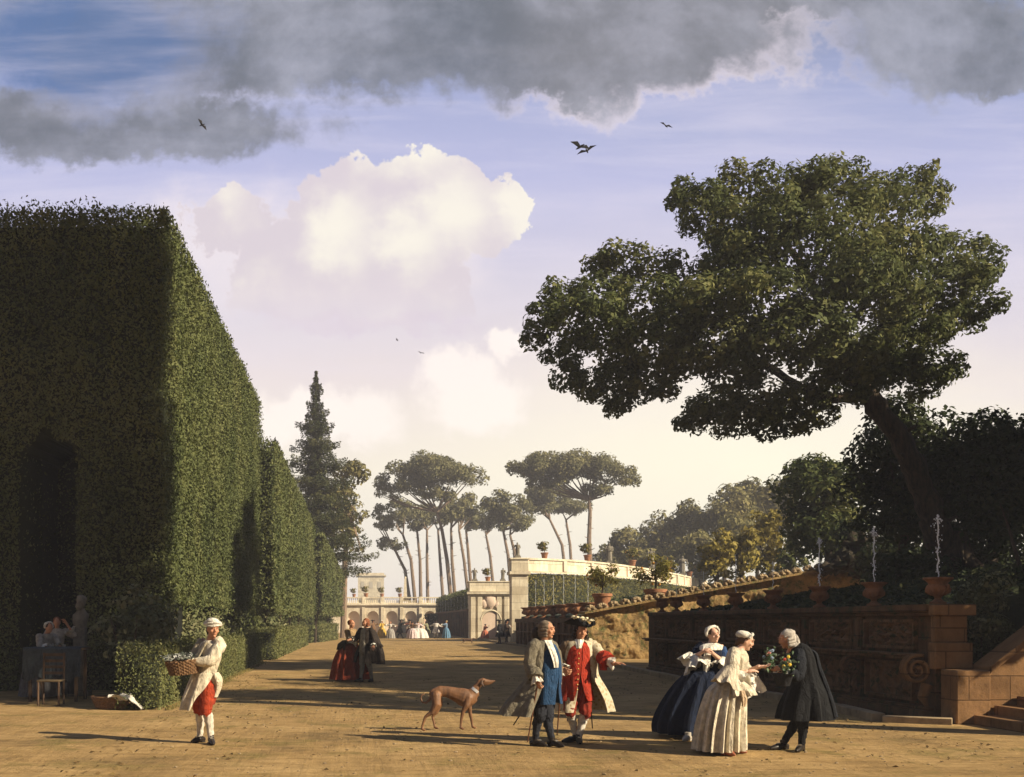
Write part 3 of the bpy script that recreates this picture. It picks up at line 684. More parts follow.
q = []  # unseen round tree, added so that its shade edges the band across the walk
for k in range(40):
    a = k * 2.4; z = 3.6 + (k % 8) * 1.0; rr = 1.5 + .5 * ((k * 7) % 5) / 5
    q.append((Vector((15.8 + rr * 1.5 * math.cos(a), 16.4 + rr * .8 * math.sin(a), z)), (1.2, 1.1, 1.0)))
tree('broadleaf_tree', 'unseen dense round tree right of the stair wall, added to shade the walk', 'tree', (15.8, 16.4, terr(15.8, 16.4) - .1), [([(15.8, 16.4, terr(15.8, 16.4) - .1), (15.7, 16.4, 4.5), (15.8, 16.4, 8)], [.3, .22, .05])], q, DL, BK, .3, 22)

for k, (x, y, zt, lb) in enumerate([(16.6, 20.6, 11.4, 'unseen dark tree added for shade just beyond the right margin, above the shrub with yellowish leaves'), (18.4, 23.6, 12.5, 'second unseen dark tree added for shade beyond the right margin, behind the first'), (20.8, 27.2, 13.8, 'third unseen dark tree added for shade past the right margin, before the leaning oak'), (23.6, 30.6, 14.4, 'fourth unseen dark tree added for shade beyond the right margin, farthest of the row')]):  # row added out of view, heights set by the shade it throws
    zb = terr(x, y); q = auto_clumps((x, y, (zt + zb + .8) / 2), (2.5, 2.4, (zt - zb - .8) / 2), 46, (.34, .5), 70 + k, -.95)
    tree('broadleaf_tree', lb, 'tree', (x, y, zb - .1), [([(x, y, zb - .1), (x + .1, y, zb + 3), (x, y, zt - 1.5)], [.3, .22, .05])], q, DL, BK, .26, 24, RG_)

# ---- dark trees at the right
def rtree(label, px, py, rx, ry, d, n, mat, size, dens, seed, trunk_px=None, zbase=None, group=None, name='dark_tree', ydepth=None, kk=(.26, .42), bottom=-.9):
    c = W(px, py, d); r = (rx * d / FOC, (ydepth or rx * d / FOC * .9), ry * d / FOC)
    bx = X(trunk_px if trunk_px else px, d); zb = zbase if zbase is not None else terr(bx, d)
    base = Vector((bx, d, zb - .15)); w = .05 * max(r)
    limbs = [([base, base.lerp(c, .5) + Vector((.1, 0, 0)), c + Vector((0, 0, r[2] * .3))], [w * 1.5, w, w * .3])]
    for k in range(4):
        a = k * 1.9 + seed; limbs.append(([base.lerp(c, .55), c + Vector((r[0] * .6 * math.cos(a), r[1] * .5 * math.sin(a), r[2] * .2))], [w * .6, w * .15]))
    return tree(name, label, 'tree', base, limbs, auto_clumps(c, r, n, kk, seed, bottom), mat, BK, size, dens, group, inner=.5)
RG = 'dark trees behind the fountain wall'
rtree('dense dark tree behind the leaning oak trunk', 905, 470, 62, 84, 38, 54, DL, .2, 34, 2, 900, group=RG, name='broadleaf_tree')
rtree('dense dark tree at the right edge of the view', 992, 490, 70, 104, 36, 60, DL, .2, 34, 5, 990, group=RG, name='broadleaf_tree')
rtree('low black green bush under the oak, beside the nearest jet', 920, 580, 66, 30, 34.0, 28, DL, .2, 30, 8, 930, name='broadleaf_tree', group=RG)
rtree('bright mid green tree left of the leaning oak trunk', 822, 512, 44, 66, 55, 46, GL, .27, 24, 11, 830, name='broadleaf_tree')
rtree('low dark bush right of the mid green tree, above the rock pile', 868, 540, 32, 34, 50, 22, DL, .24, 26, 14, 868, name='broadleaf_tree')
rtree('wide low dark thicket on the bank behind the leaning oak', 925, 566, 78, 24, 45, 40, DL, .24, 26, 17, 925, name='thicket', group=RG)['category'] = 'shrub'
shrub('rounded shrub with yellowish leaves behind the stair wall', (X(986, 19.0), 19.0, Z(620, 19.0)), (.55, .5, .95), 20, LL, .085, 200, seed=4, zb=0)
shrub('dark shrub at the right margin above the stair wall', (X(1030, 22), 22, Z(600, 22)), (1.0, 1.0, 1.2), 16, DL, .12, 100, seed=6, zb=terr(13.4, 22) - .1)
YG = 'yellow green upright shrubs below the wooded hill'
for k, (px, py, rx, ry, d, lb) in enumerate([(716, 556, 17, 36, 74, 'yellow green feathery shrub nearest the end of the curved parapet'), (740, 548, 19, 42, 76, 'tallest of the yellow green feathery shrubs, second from the parapet'),
        (768, 545, 20, 44, 78, 'broad yellow green shrub just left of the mid green tree'), (792, 556, 16, 32, 72, 'dull olive shrub half hidden at the foot of the mid green tree')]):
    rtree(lb, px, py, rx, ry, d, 24, YL if k < 3 else GL, .36, 15, 20 + k, name='upright_shrub', group=YG, kk=(.2, .36))['category'] = 'shrub'
WG = 'trees of the wooded hill at the right'
for k, (px, py, rx, ry, d, lb) in enumerate([(632, 545, 24, 18, 150, 'leftmost small hazy tree of the wooded hill'), (662, 538, 28, 26, 160, 'hazy round tree of the wooded hill behind the parapet statues'), (690, 528, 26, 28, 150, 'olive tree of the wooded hill where its outline begins to climb'),
        (724, 516, 30, 34, 145, 'large olive tree halfway up the wooded hill'), (757, 505, 26, 30, 150, 'grey olive tree near the top of the wooded hill'), (778, 510, 24, 40, 130, 'tree of the wooded hill touching the mid green tree'),
        (650, 562, 34, 18, 135, 'low hazy thicket behind the second parapet pot'), (700, 556, 34, 24, 130, 'dusky tree behind the right end of the curved parapet'), (742, 540, 30, 30, 125, 'dusky tree directly behind the yellow green shrubs'), (610, 556, 20, 12, 170, 'faint farthest bush left of the wooded hill')]):
    rtree(lb, px, py, rx, ry, d, 26, WL, .55, 7, 40 + k, name='hill_tree', group=WG, zbase=min(terr(X(px, d), d), Z(py + ry * .9, d)))

# ---- fir and broadleaf at the end of the left hedges
def fir(label, px, ptip, d, rmax_px, seed):
    base = Vector((X(px, d), d, 0)); H = Z(ptip, d); t = empty('fir_tree', base, label, 'tree'); rd = random.Random(seed)
    mb = MB(); mb.tube([(0, 0, -.1), (.05, 0, H * .5), (0, 0, H)], [.42, .24, .02], 8); mb.build('trunk', BK, t)
    P = []; N = []; vv = []; lm = MB()
    nl = 34
    for i in range(nl):
        f = i / (nl - 1); z = H * (.26 + .73 * f); rad = rmax_px * d / FOC * (1 - f) ** .95 * (.85 + .25 * math.sin(i * 2.1)) + .10
        nb = 10 if f < .8 else 6
        for k in range(nb):
            a = 2 * PI * k / nb + i * 1.1 + rd.uniform(-.2, .2); L = rad * rd.uniform(.5, 1.2)
            dirv = Vector((math.cos(a), math.sin(a), 0)); sd = Vector((-dirv.y, dirv.x, 0)); z0 = z; z = z + rd.uniform(-.4, .4) * (1 - f); tip = dirv * L + Vector((0, 0, z - .12 * L + rd.uniform(-.15, .15)))
            lm.tube([(0, 0, z), dirv * L * .5 + Vector((0, 0, z - .13 * L)), tip], [.05, .03, .008], 4)
            n = int(30 + 60 * L)
            v = rd.random()
            for q in range(n):
                s = rd.random() ** .7; w = .34 * L * (1 - s * .8) * rd.uniform(-1, 1)
                P.append(dirv * (L * s) + sd * w + Vector((0, 0, z - .16 * L * math.sin(s * PI * .75) - .3 * abs(w) + rd.uniform(-.34, .22)))); N.append((dirv.x * .3, dirv.y * .3, 1)); vv.append(v)
            z = z0
    lm.build('branches', BK, t)
    V, va = leaves(np.array(P), np.array(N), .26, .35, .6, np.array(vv), .2); foliage('crown', [(V, va, 0)], [FL_], t)
    return t
fir('dark pointed fir rising behind the farthest tall hedge', 316, 371, 100, 66, 4)
def ltree(label, px, ptop, base_px, d, clp, seed, mat, tr, zb=0, group=None, name='pine_tree', size=.42, dens=11, w=.32):
    """tree from pixel clumps; tr = trunk pixel points"""
    P = lambda q: W(q[0], q[1], d + (q[2] if len(q) > 2 else 0))
    base = W(base_px, HY, d); base.z = zb - .15; rd = random.Random(seed)
    cls = []
    for cx, cy_, rx, ry in clp:
        cc = W(cx, cy_, d); r = (rx * d / FOC, rx * d / FOC * .9, ry * d / FOC)
        cls += auto_clumps(cc, r, max(9, int(rx * .9)), (.2, .36), rd.randrange(9999), -.5)
    pts = [base] + [P(q) for q in tr]; n = len(pts)
    limbs = [(pts, [w * (1 - .45 * i / (n - 1)) for i in range(n)])]
    top = pts[-1]
    for k in range(11):
        f = rd.uniform(.25, .95) * (n - 1); j = min(int(f), n - 2); c = pts[j].lerp(pts[j + 1], f - j); a = rd.uniform(0, 6.28); L = rd.uniform(.35, .9)
        limbs.append(([c, c + Vector((math.cos(a) * L, math.sin(a) * L, rd.uniform(-.1, .35)))], [w * .22, w * .08]))
    for cx, cy_, rx, ry in clp:
        for k in range(4):
            e = W(cx + rd.uniform(-.65, .65) * rx, cy_ + ry * rd.uniform(-.3, .4), d + rd.uniform(-.4, .4) * rx * d / FOC); mid = top.lerp(e, .5); mid.z -= .05 * (e - top).length
            limbs.append(([top, mid, e], [w * .42, w * .28, w * .1]))
    return tree(name, label, 'tree', base, limbs, cls, mat, PBK, size, dens, group, seg=7, inner=.5)
ltree('tall broadleaf tree with pale forked limbs beside the fir', 347, 460, 343, 108, [(350, 478, 22, 17), (340, 500, 24, 20), (352, 525, 19, 22), (336, 535, 22, 26), (355, 548, 12, 10)], 3, WL, [(345, 560), (348, 520), (346, 498)], 0, name='broadleaf_tree', size=.4, dens=13)
PG = 'umbrella pines beyond the terraces'
UT = 3.6
ltree('largest umbrella pine, forked, at the left of the grove', 431, 450, 452, 170, [(431, 472, 40, 20), (402, 482, 27, 20), (462, 476, 26, 17), (432, 494, 26, 12), (388, 492, 16, 14)], 5, PL, [(447, 560), (442, 530), (437, 512)], UT, PG, w=.36)
ltree('wide umbrella pine with a tall single trunk right of the grove', 572, 450, 592, 162, [(560, 466, 40, 15), (590, 470, 36, 16), (620, 478, 22, 14), (532, 470, 28, 14), (598, 488, 22, 12), (545, 482, 26, 10)], 6, PL, [(589, 540), (590, 512), (589, 500)], UT, PG, w=.4)
pin = [('slender umbrella pine leaning left at the edge of the grove', 411, [(405, 570), (394, 548)], [(384, 522, 14, 22), (392, 545, 16, 9)]),
       ('slender umbrella pine second from the left of the grove', 416, [(411, 560), (403, 535)], [(396, 515, 18, 22)]),
       ('thin straight umbrella pine under the largest crown', 421, [(420, 560), (417, 530)], [(410, 520, 18, 20)]),
       ('straight umbrella pine with bare trunk left of the big fork', 428, [(427, 560), (427, 530)], [(425, 518, 20, 15)]),
       ('umbrella pine trunk just right of the big fork', 444, [(440, 560), (438, 530)], [(440, 515, 20, 14)]),
       ('umbrella pine with low dusky crown right of the largest pine', 456, [(452, 560), (451, 528)], [(456, 512, 20, 16)]),
       ('leaning umbrella pine in the middle of the grove', 470, [(464, 560), (459, 530)], [(466, 508, 22, 17)]),
       ('umbrella pine of the pair in the middle of the grove', 473, [(468, 550), (466, 530)], [(478, 520, 18, 14)]),
       ('umbrella pine behind the carved pavilion', 496, [(490, 555), (486, 535)], [(486, 520, 22, 18)]),
       ('dark umbrella pine left of the tall pier', 513, [(508, 555), (503, 530)], [(504, 510, 24, 22), (515, 525, 18, 12)]),
       ('umbrella pine rising behind the statue on the pier', 519, [(514, 550), (510, 535)], [(520, 518, 18, 16)]),
       ('umbrella pine with curving left stem under the wide crown', 570, [(562, 545), (550, 520)], [(540, 505, 26, 12), (548, 495, 26, 11)]),
       ('straight umbrella pine between the curving stem and the tall trunk', 574, [(570, 545), (566, 520)], [(568, 506, 26, 12)])]
for k, (lb, bx, tr, clp) in enumerate(pin):
    ltree(lb, bx, 0, bx, 176 + (k * 7) % 30, clp, 60 + k, PL, tr, UT, PG, dens=10, size=.5, w=.34)
# ------------------------------------------------------------------ stonework
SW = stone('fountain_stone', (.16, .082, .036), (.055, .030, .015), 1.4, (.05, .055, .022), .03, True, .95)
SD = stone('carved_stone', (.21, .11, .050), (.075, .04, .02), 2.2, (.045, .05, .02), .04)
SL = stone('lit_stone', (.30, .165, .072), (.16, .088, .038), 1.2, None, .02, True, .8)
SC = stone('cream_stone', (.82, .73, .55), (.68, .58, .41), .5, None, .02, True, 1.3)
SP = stone('pink_plaster', (.74, .58, .45), (.60, .44, .33), .5, None, .02, False)
SR = stone('rough_rock', (.38, .25, .105), (.08, .055, .027), 1.3, (.10, .11, .035), .12)
SK = stone('kerb_stone', (.36, .27, .16), (.18, .13, .08), 2.0, None, .02)
SG_ = stone('grey_statue', (.24, .215, .17), (.11, .10, .08), 3.0, None, .02)
TC = plain('terracotta', (.33, .15, .075), .8, 0, .35, 6)
UT_ = stone('urn_clay', (.30, .14, .068), (.12, .058, .028), 3.0, None, .02)
WAT, wnt, wb = _new('spray_water')
wb.inputs['Base Color'].default_value = (.93, .96, 1, 1); wb.inputs['Roughness'].default_value = .3; wb.inputs['Alpha'].default_value = .8
PNM, pnt, pb = _new('pool_water'); pb.inputs['Base Color'].default_value = (.02, .028, .022, 1); pb.inputs['Roughness'].default_value = .06
_bump(pnt, pb, _noise(pnt, 6, 4, .6, _obj(pnt)).outputs[0], .25, .03)

# ---- the long fountain wall (runs along the walk, carved face to the left)
WX, WY0, WY1, WH = 9.46, 18.25, 36.0, 1.93
wr = empty('fountain_wall', (WX, WY0, 0), 'long dark carved fountain wall lined with urns along the right of the walk', 'wall')
def L_(x, y, z): return (x - WX, y - WY0, z)
def lbox(mb, x0, x1, y0, y1, z0, z1, m=0): mb.bb(x0 - WX, x1 - WX, y0 - WY0, y1 - WY0, z0, z1, m)
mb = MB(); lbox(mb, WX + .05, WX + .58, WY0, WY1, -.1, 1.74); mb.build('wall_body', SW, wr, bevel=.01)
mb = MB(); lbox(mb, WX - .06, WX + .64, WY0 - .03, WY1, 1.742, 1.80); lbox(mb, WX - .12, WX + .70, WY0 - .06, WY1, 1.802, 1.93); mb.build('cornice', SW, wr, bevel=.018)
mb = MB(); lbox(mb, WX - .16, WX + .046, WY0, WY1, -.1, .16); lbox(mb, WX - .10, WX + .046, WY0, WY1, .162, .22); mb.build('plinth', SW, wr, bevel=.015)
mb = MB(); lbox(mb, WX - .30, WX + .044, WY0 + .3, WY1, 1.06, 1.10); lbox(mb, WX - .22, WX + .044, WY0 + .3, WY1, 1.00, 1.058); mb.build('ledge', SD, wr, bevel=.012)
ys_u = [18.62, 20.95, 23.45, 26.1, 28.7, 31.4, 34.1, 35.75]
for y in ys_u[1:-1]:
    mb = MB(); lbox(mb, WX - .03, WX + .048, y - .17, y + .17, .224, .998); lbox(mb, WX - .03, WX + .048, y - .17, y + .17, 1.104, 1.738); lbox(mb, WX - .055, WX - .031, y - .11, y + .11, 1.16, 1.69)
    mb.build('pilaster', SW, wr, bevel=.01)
def relief(y0, y1, z0, z1, seed, amp=.035):
    amp *= 1.6
    """carved panel: frame and a relief field of scrolls"""
    mb = MB(); f = .055
    for a in ((y0, y1, z0, z0 + f), (y0, y1, z1 - f, z1), (y0, y0 + f, z0 + f, z1 - f), (y1 - f, y1, z0 + f, z1 - f)): lbox(mb, WX - .035, WX + .045, *a)
    ny, nz_ = 46, 16; vs = []; fs = []
    for j in range(nz_ + 1):
        for i in range(ny + 1):
            a, b = i / ny, j / nz_; y = y0 + f + (y1 - y0 - 2 * f) * a; z = z0 + f + (z1 - z0 - 2 * f) * b
            e = min(1, 8 * min(a, 1 - a, b, 1 - b))
            s = math.sin(a * 19 + 3 * math.sin(b * 6 + seed)) * math.cos(b * 8 + 2.2 * math.sin(a * 12 + seed)) + .8 * noise.noise(Vector((a * 9, b * 5, seed)))
            vs.append((.046 - e * (.01 + amp * max(-.2, s)), y - WY0, z))
    for j in range(nz_):
        for i in range(ny): fs.append((j * (ny + 1) + i, j * (ny + 1) + i + 1, (j + 1) * (ny + 1) + i + 1, (j + 1) * (ny + 1) + i))
    mb.add(vs, fs); mb.build('relief_panel', SD, wr)
for i in range(len(ys_u) - 1):
    a, b = ys_u[i] + .25, ys_u[i + 1] - .25
    if i == 0: a = WY0 + .55
    if b - a < .8: continue
    relief(a, b, 1.16, 1.68, i * 3.1, .05)
    relief(a + .05, b - .05, .28, .94, i * 5.3 + 1, .04)
def scroll(y, z, s, nm='scroll_bracket'):
    mb = MB(); pts = []
    for k in range(30):
        a = k / 29 * 4.4 * PI; r = .24 * s * (1 - k / 33); pts.append((-.20 * s + r * math.cos(a + 1.2), 0, z + r * math.sin(a + 1.2)))
    for dy in (-.07, 0, .07): mb.tube([(p[0], y - WY0 + dy * s, p[2]) for p in pts], [.026 * s] * 30, 6)
    mb.tube([(-.02, y - WY0, z - .24 * s), (-.10, y - WY0, z - .45 * s), (-.02, y - WY0, z - .6 * s)], [.10 * s, .075 * s, .03], 8)
    mb.build(nm, SL if s > 1 else SD, wr)
scroll(WY0 + .12, .84, 1.05)
for y in ys_u[1:-1]: scroll(y, .80, .8)
# pillar at the near end
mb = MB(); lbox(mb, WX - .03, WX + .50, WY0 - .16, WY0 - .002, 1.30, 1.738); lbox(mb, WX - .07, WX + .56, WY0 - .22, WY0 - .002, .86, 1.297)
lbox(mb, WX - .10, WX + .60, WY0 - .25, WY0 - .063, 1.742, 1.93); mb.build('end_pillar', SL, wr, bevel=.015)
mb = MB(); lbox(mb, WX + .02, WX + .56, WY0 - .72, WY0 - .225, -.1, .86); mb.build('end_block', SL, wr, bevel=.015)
mb = MB(); lbox(mb, WX + .05, WX + 5.4, WY1 + .002, WY1 + .5, -.1, 1.9); mb.build('return_wall', SW, wr, bevel=.01)
# kerb of the narrow basin
kp = [(8.50, 18.1), (8.72, 20.2), (8.78, 25.2), (8.74, 30.8), (9.0, 36.5), (9.15, 40.0)]
def kerb(name, pts, w, h, label, z0=-.05):
    mb = MB(); n = len(pts)
    for i in range(n - 1):
        a, b = Vector((*pts[i], 0)), Vector((*pts[i + 1], 0)); L = (b - a).length; d = (b - a) / L; k = max(1, int(L / 1.5))
        for j in range(k):
            c = a + d * (L * (j + .5) / k); mb.box((c.x, c.y, (z0 + h) / 2 + random.uniform(-.006, .006)), (L / k / 2 - .006, w / 2, (h - z0) / 2), math.atan2(d.y, d.x))
    o = mb.build(name, SK, None, bevel=.012); return tag(o, label, 'kerb')
kerb('stone_kerb', kp, .22, .13, 'low pale stone kerb along the foot of the fountain wall')
kerb('stone_kerb', [(8.50, 17.98), (9.40, 17.5)], .2, .11, 'short stone kerb closing the basin beside the steps')
kerb('stone_kerb', [(9.3, 40.6), (10.3, 50), (10.4, 62), (10.3, 78), (10.2, 96)], .26, .13, 'thin stone kerb running on towards the carved pavilion')
mb = MB(); vs = [(a[0] + .12, a[1], .03) for a in kp[:5]] + [(WX - .17, y, .03) for y in (36.0, 30, 24, 18.6)]
mb.add(vs, [tuple(range(len(vs)))]); tag(mb.build('basin_water', PNM, None, smooth=False), kind='structure')
# ---- steps and sloping parapet at the right
st = empty('stone_steps', (9.75, 17.0, 0), 'broad stone steps rising to the right beside the wall end', 'stairs')
for i in range(13):
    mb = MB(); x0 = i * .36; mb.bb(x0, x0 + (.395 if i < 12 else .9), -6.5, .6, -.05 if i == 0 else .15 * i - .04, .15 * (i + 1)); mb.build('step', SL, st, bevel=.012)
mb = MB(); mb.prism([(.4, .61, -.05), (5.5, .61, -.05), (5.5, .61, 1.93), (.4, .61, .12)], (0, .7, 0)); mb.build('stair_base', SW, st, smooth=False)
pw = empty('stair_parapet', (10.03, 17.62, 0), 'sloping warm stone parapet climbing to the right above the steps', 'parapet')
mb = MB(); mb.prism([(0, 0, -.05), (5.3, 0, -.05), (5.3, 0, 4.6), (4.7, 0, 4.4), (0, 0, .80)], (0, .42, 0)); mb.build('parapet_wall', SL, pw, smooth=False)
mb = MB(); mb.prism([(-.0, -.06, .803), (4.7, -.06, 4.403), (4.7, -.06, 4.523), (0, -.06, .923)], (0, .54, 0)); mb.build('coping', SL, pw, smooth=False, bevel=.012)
# ---- urns and jets
def urn_mesh():
    mb = MB(); mb.lathe([(.0, 0), (.13, 0), (.13, .04), (.085, .06), (.05, .10), (.06, .13), (.11, .16), (.165, .21), (.19, .27), (.175, .31), (.15, .335), (.155, .36), (.20, .40), (.235, .42), (.235, .445), (.20, .45), (.15, .43), (.0, .42)], (0, 0, 0), 24)
    for k in range(14):
        a = 2 * PI * k / 14; mb.tube([(.10 * math.cos(a), .10 * math.sin(a), .155), (.178 * math.cos(a), .178 * math.sin(a), .215), (.192 * math.cos(a), .192 * math.sin(a), .27)], [.012, .022, .008], 5)
    for sgn in (-1, 1): mb.tube([(0, sgn * .165, .33), (0, sgn * .225, .32), (0, sgn * .215, .25), (0, sgn * .17, .22)], [.016] * 4, 6)
    return mb
ul = ['weathered clay urn on the near end of the fountain wall, above the pillar', 'second clay urn from the near end, directly below the middle tall jet', 'third clay urn from the near end, left of the black cloaked man, with a jet', 'clay urn on the fountain wall above the bowing man in black',
      'clay urn above the white dressed lady on the fountain wall', 'clay urn above the blue dressed lady on the fountain wall', 'small clay urn second from the far end of the fountain wall', 'small clay urn at the far left end of the fountain wall, under the orange tree']
um = urn_mesh().mesh('urn'); um.materials.append(UT_); sharp(um)
for y, lb in zip(ys_u, ul):
    o = link('stone_urn', um); o.location = (WX + .29, y, WH); o.rotation_euler.z = random.uniform(0, .3); tag(o, lb, 'urn', 'urns on the fountain wall'); o.scale = (1.0, 1.0, 1.02)
def jet(loc, h, label, group, w=.02, drops=60):
    mb = MB(); pts = []; n = 14
    for i in range(n): pts.append((.012 * math.sin(i * 1.9), .012 * math.cos(i * 2.3), h * i / (n - 1)))
    mb.tube(pts, [w * (.75 + .5 * random.random()) for i in range(n)], 6)
    for k in range(drops):
        a = random.uniform(0, 6.28); f = random.random(); r = abs(random.gauss(0, 1)) * h * .05 * (.25 + f); z = h * (1 + .06 * random.uniform(-1, 1)) - r * 1.2
        if random.random() < .4: z = h * random.uniform(.1, 1); r = abs(random.gauss(0, .025)) + .02
        s = w * random.uniform(.35, 1.1); mb.ell((r * math.cos(a), r * math.sin(a), z), (s, s, s * 1.4), None, 6, 4)
    o = mb.build('water_jet', WAT, None); o.location = loc; return tag(o, label, 'water jet', group)
for i, (top, lb) in enumerate([(518, 'tallest water jet, rising from the urn at the near end of the wall'), (530, 'water jet from the second urn, against the dark trees'), (540, 'water jet from the third urn, in front of the rock pile'),
        (562, 'thin faint water jet above the bowing man in black'), (556, 'thin faint water jet before the yellow green shrubs'), (572, 'faint water jet above the lady in blue, before the parapet'), (575, 'faint far water jet beside the orange tree')]):
    y = ys_u[i]; jet((WX + .29, y, WH + .42), Z(top, y) - WH - .42, lb, 'water jets along the fountain wall', .011 if i < 3 else .007, 110 if i < 3 else 24)

# ---- cascade wall of rough rock with a scrolled coping, and the stone group
cw = empty('cascade_wall', (9.8, 48, 0), 'rough sunlit rock wall under a sloping cascade rising to the right', 'wall')
mb = MB(); nx, nz_ = 260, 40; vs = []; fs = []
for j in range(nz_ + 1):
    for i in range(nx + 1):
        x = 12.0 * i / nx; zt = 1.95 + .183 * x; z = -.05 + (zt + .05) * j / nz_; p = Vector((x * .9, z * 1.3, 2))
        vs.append((x, -.22 * noise.noise(p) - .07 * noise.noise(p * 3.1) - .05 * noise.noise(p * 7) - .03 * noise.noise(p * 15) + .25 * (j / nz_), z))
for j in range(nz_):
    for i in range(nx): fs.append((j * (nx + 1) + i, j * (nx + 1) + i + 1, (j + 1) * (nx + 1) + i + 1, (j + 1) * (nx + 1) + i))
mb.add(vs, fs); mb.prism([(0, .3, -.05), (12, .3, -.05), (12, .3, 4.13), (0, .3, 1.93)], (0, .9, 0)); mb.build('rock_face', SR, cw)
mb = MB(); mb.prism([(-.1, -.12, 1.955), (12, -.12, 4.155), (12, -.12, 4.25), (-.1, -.12, 2.05)], (0, 1.45, 0)); mb.build('coping', SR, cw, smooth=False)
for k in range(24):
    x = .15 + k * .5; z = 2.06 + .183 * x; mb = MB()
    for q in range(9):
        a = q / 8 * 4.2; r = .19 * (1 - q / 13); mb.ell((x + r * math.cos(a), .05 + random.uniform(-.03, .03), z + .10 + r * math.sin(a) * .6), (.10, .12, .08), None, 7, 5, 0, .5, k + q)
    mb.ell((x + .22, .08, z + .06), (.16, .14, .07), None, 8, 5, 0, .5, k)
    mb.build('scroll_stone', SK, cw)
def gp(px, py, d=47.4): return W(px, py, d)
DKS = stone('mossy_rock', (.045, .034, .022), (.018, .014, .01), 2.0, (.03, .04, .015), .05)
sg = empty('rock_pile', (X(836, 47.2), 47.2, terr(X(836, 47.2), 47.2) - .3), 'dark mossy rock pile at the head of the cascade', 'rocks')
g0 = sg.location
mb = MB()
for px, py, rx, rz in ((862, 548, .62, .62), (852, 558, .7, .5), (875, 560, .55, .5), (868, 566, .9, .55)): c = gp(px, py, 47.6) - g0; mb.ell(c, (rx, .5, rz), None, 22, 18, 0, .75, px)
mb.build('rocky_shell', DKS, sg)
mb = MB()
for px, py, rx, rz in ((838, 566, .40, .34), (826, 569, .34, .24), (847, 562, .38, .42)): mb.ell(gp(px, py, 47.3) - g0, (rx, .4, rz), None, 18, 14, 0, .7, px)
mb.build('boulders', DKS, sg)

# ---- far urn wall with its row of pots and jets
fw = empty('urn_wall', (10.62, 52, 0), 'far dark panelled wall carrying a row of pots behind the two gentlemen', 'wall'); FWX, FWY = 10.62, 52
mb = MB(); mb.bb(0, .55, 0, 23.4, -.05, 1.55); mb.build('wall_body', SW, fw, bevel=.01)
mb = MB(); mb.bb(-.14, .68, -.1, 23.5, 1.553, 1.80); mb.build('cornice', SW, fw, bevel=.02)
mb = MB(); mb.bb(-.28, -.002, -.0, 23.4, .92, 1.0); mb.build('ledge', SD, fw, bevel=.01)
mb = MB(); mb.bb(.552, 4, -.02, .5, -.05, 1.78); mb.build('end_wall', SW, fw, bevel=.01)
for k in range(14):
    mb = MB(); mb.bb(-.12, -.002, .1 + k * 1.74, .5 + k * 1.74, -.05, .918); mb.bb(-.12, -.002, .1 + k * 1.74, .5 + k * 1.74, 1.002, 1.55); mb.build('pilaster', SD, fw, bevel=.01)
ord_ = ['nearest', 'second', 'third', 'fourth', 'fifth', 'sixth', 'seventh']
for k in range(7):
    y = 53.0 + k * 3.2
    o = link('stone_urn', um); o.location = (FWX + .27, y, 1.80); o.scale = (2.1, 2.1, 1.65); tag(o, f'brown pot in the far row behind the two gentlemen, {ord_[k]} from the right', 'urn', 'urns on the far urn wall')
    jet((FWX + .27, y, 2.38), Z(570 + k * 2.3, y) - 2.38, f'fine water jet before the ivy bank, {ord_[k]} from the right', 'water jets over the far urn wall', .008, 40)

# ---- pier and curved ivy terrace with parapet
pr = empty('stone_pier', (X(519, 88), 88.2, 0), 'tall pale stone pier at the left end of the curved terrace', 'pier')
hh = Z(558, 88)
for nm, w, z0, z1 in (('base', .80, -.05, .5), ('shaft', .66, .5, 5.35), ('capital', .84, 5.35, 5.62), ('attic', .68, 5.62, hh - .14), ('cap', .78, hh - .14, hh)):
    mb = MB(); mb.bb(-w, w, -w, w, z0, z1); mb.build(nm, SC, pr, bevel=.02)
cp = [(526, 88), (543, 88.6), (560, 89.7), (580, 91.5), (600, 94.2), (620, 98), (640, 103.2), (658, 109), (675, 116.5), (692, 126.5), (707, 139)]
cpts = [Vector((X(a, b), b, 0)) for a, b in cp]
def resample(pts, n):
    Ls = [0]
    for a, b in zip(pts, pts[1:]): Ls.append(Ls[-1] + (b - a).length)
    out = []
    for k in range(n + 1):
        s = Ls[-1] * k / n; i = max(j for j in range(len(Ls)) if Ls[j] <= s + 1e-6); i = min(i, len(pts) - 2)
        out.append(pts[i].lerp(pts[i + 1], (s - Ls[i]) / (Ls[i + 1] - Ls[i])))
    return out
cs = resample(cpts, 44); PT = 6.70
par = empty('curved_parapet', cs[0], 'long pale curved parapet with panels above the ivy bank', 'parapet'); p0 = cs[0]
def strip(mb, pts, off0, off1, z0, z1, m=0):
    n = len(pts); A = []; B = []
    for i, p in enumerate(pts):
        t = (pts[min(i + 1, n - 1)] - pts[max(i - 1, 0)]).normalized(); nr = Vector((t.y, -t.x, 0)); A.append(p + nr * off0 - p0); B.append(p + nr * off1 - p0)
    vs = [(a.x, a.y, z) for z in (z0, z1) for a in A] + [(b.x, b.y, z) for z in (z0, z1) for b in B]; fs = []
    for i in range(n - 1):
        fs += [(i, i + 1, n + i + 1, n + i), (2 * n + i + 1, 2 * n + i, 3 * n + i, 3 * n + i + 1), (n + i, n + i + 1, 3 * n + i + 1, 3 * n + i), (i + 1, i, 2 * n + i, 2 * n + i + 1)]
    fs += [(0, n, 3 * n, 2 * n), (n - 1, 3 * n - 1, 4 * n - 1, 2 * n - 1)]
    mb.add(vs, fs, m)
mb = MB(); strip(mb, cs, 0, -.4, 5.62, PT - .16); mb.build('parapet_wall', SC, par, smooth=False)
mb = MB(); strip(mb, cs, .10, -.5, PT - .157, PT); mb.build('coping', SC, par, smooth=False)
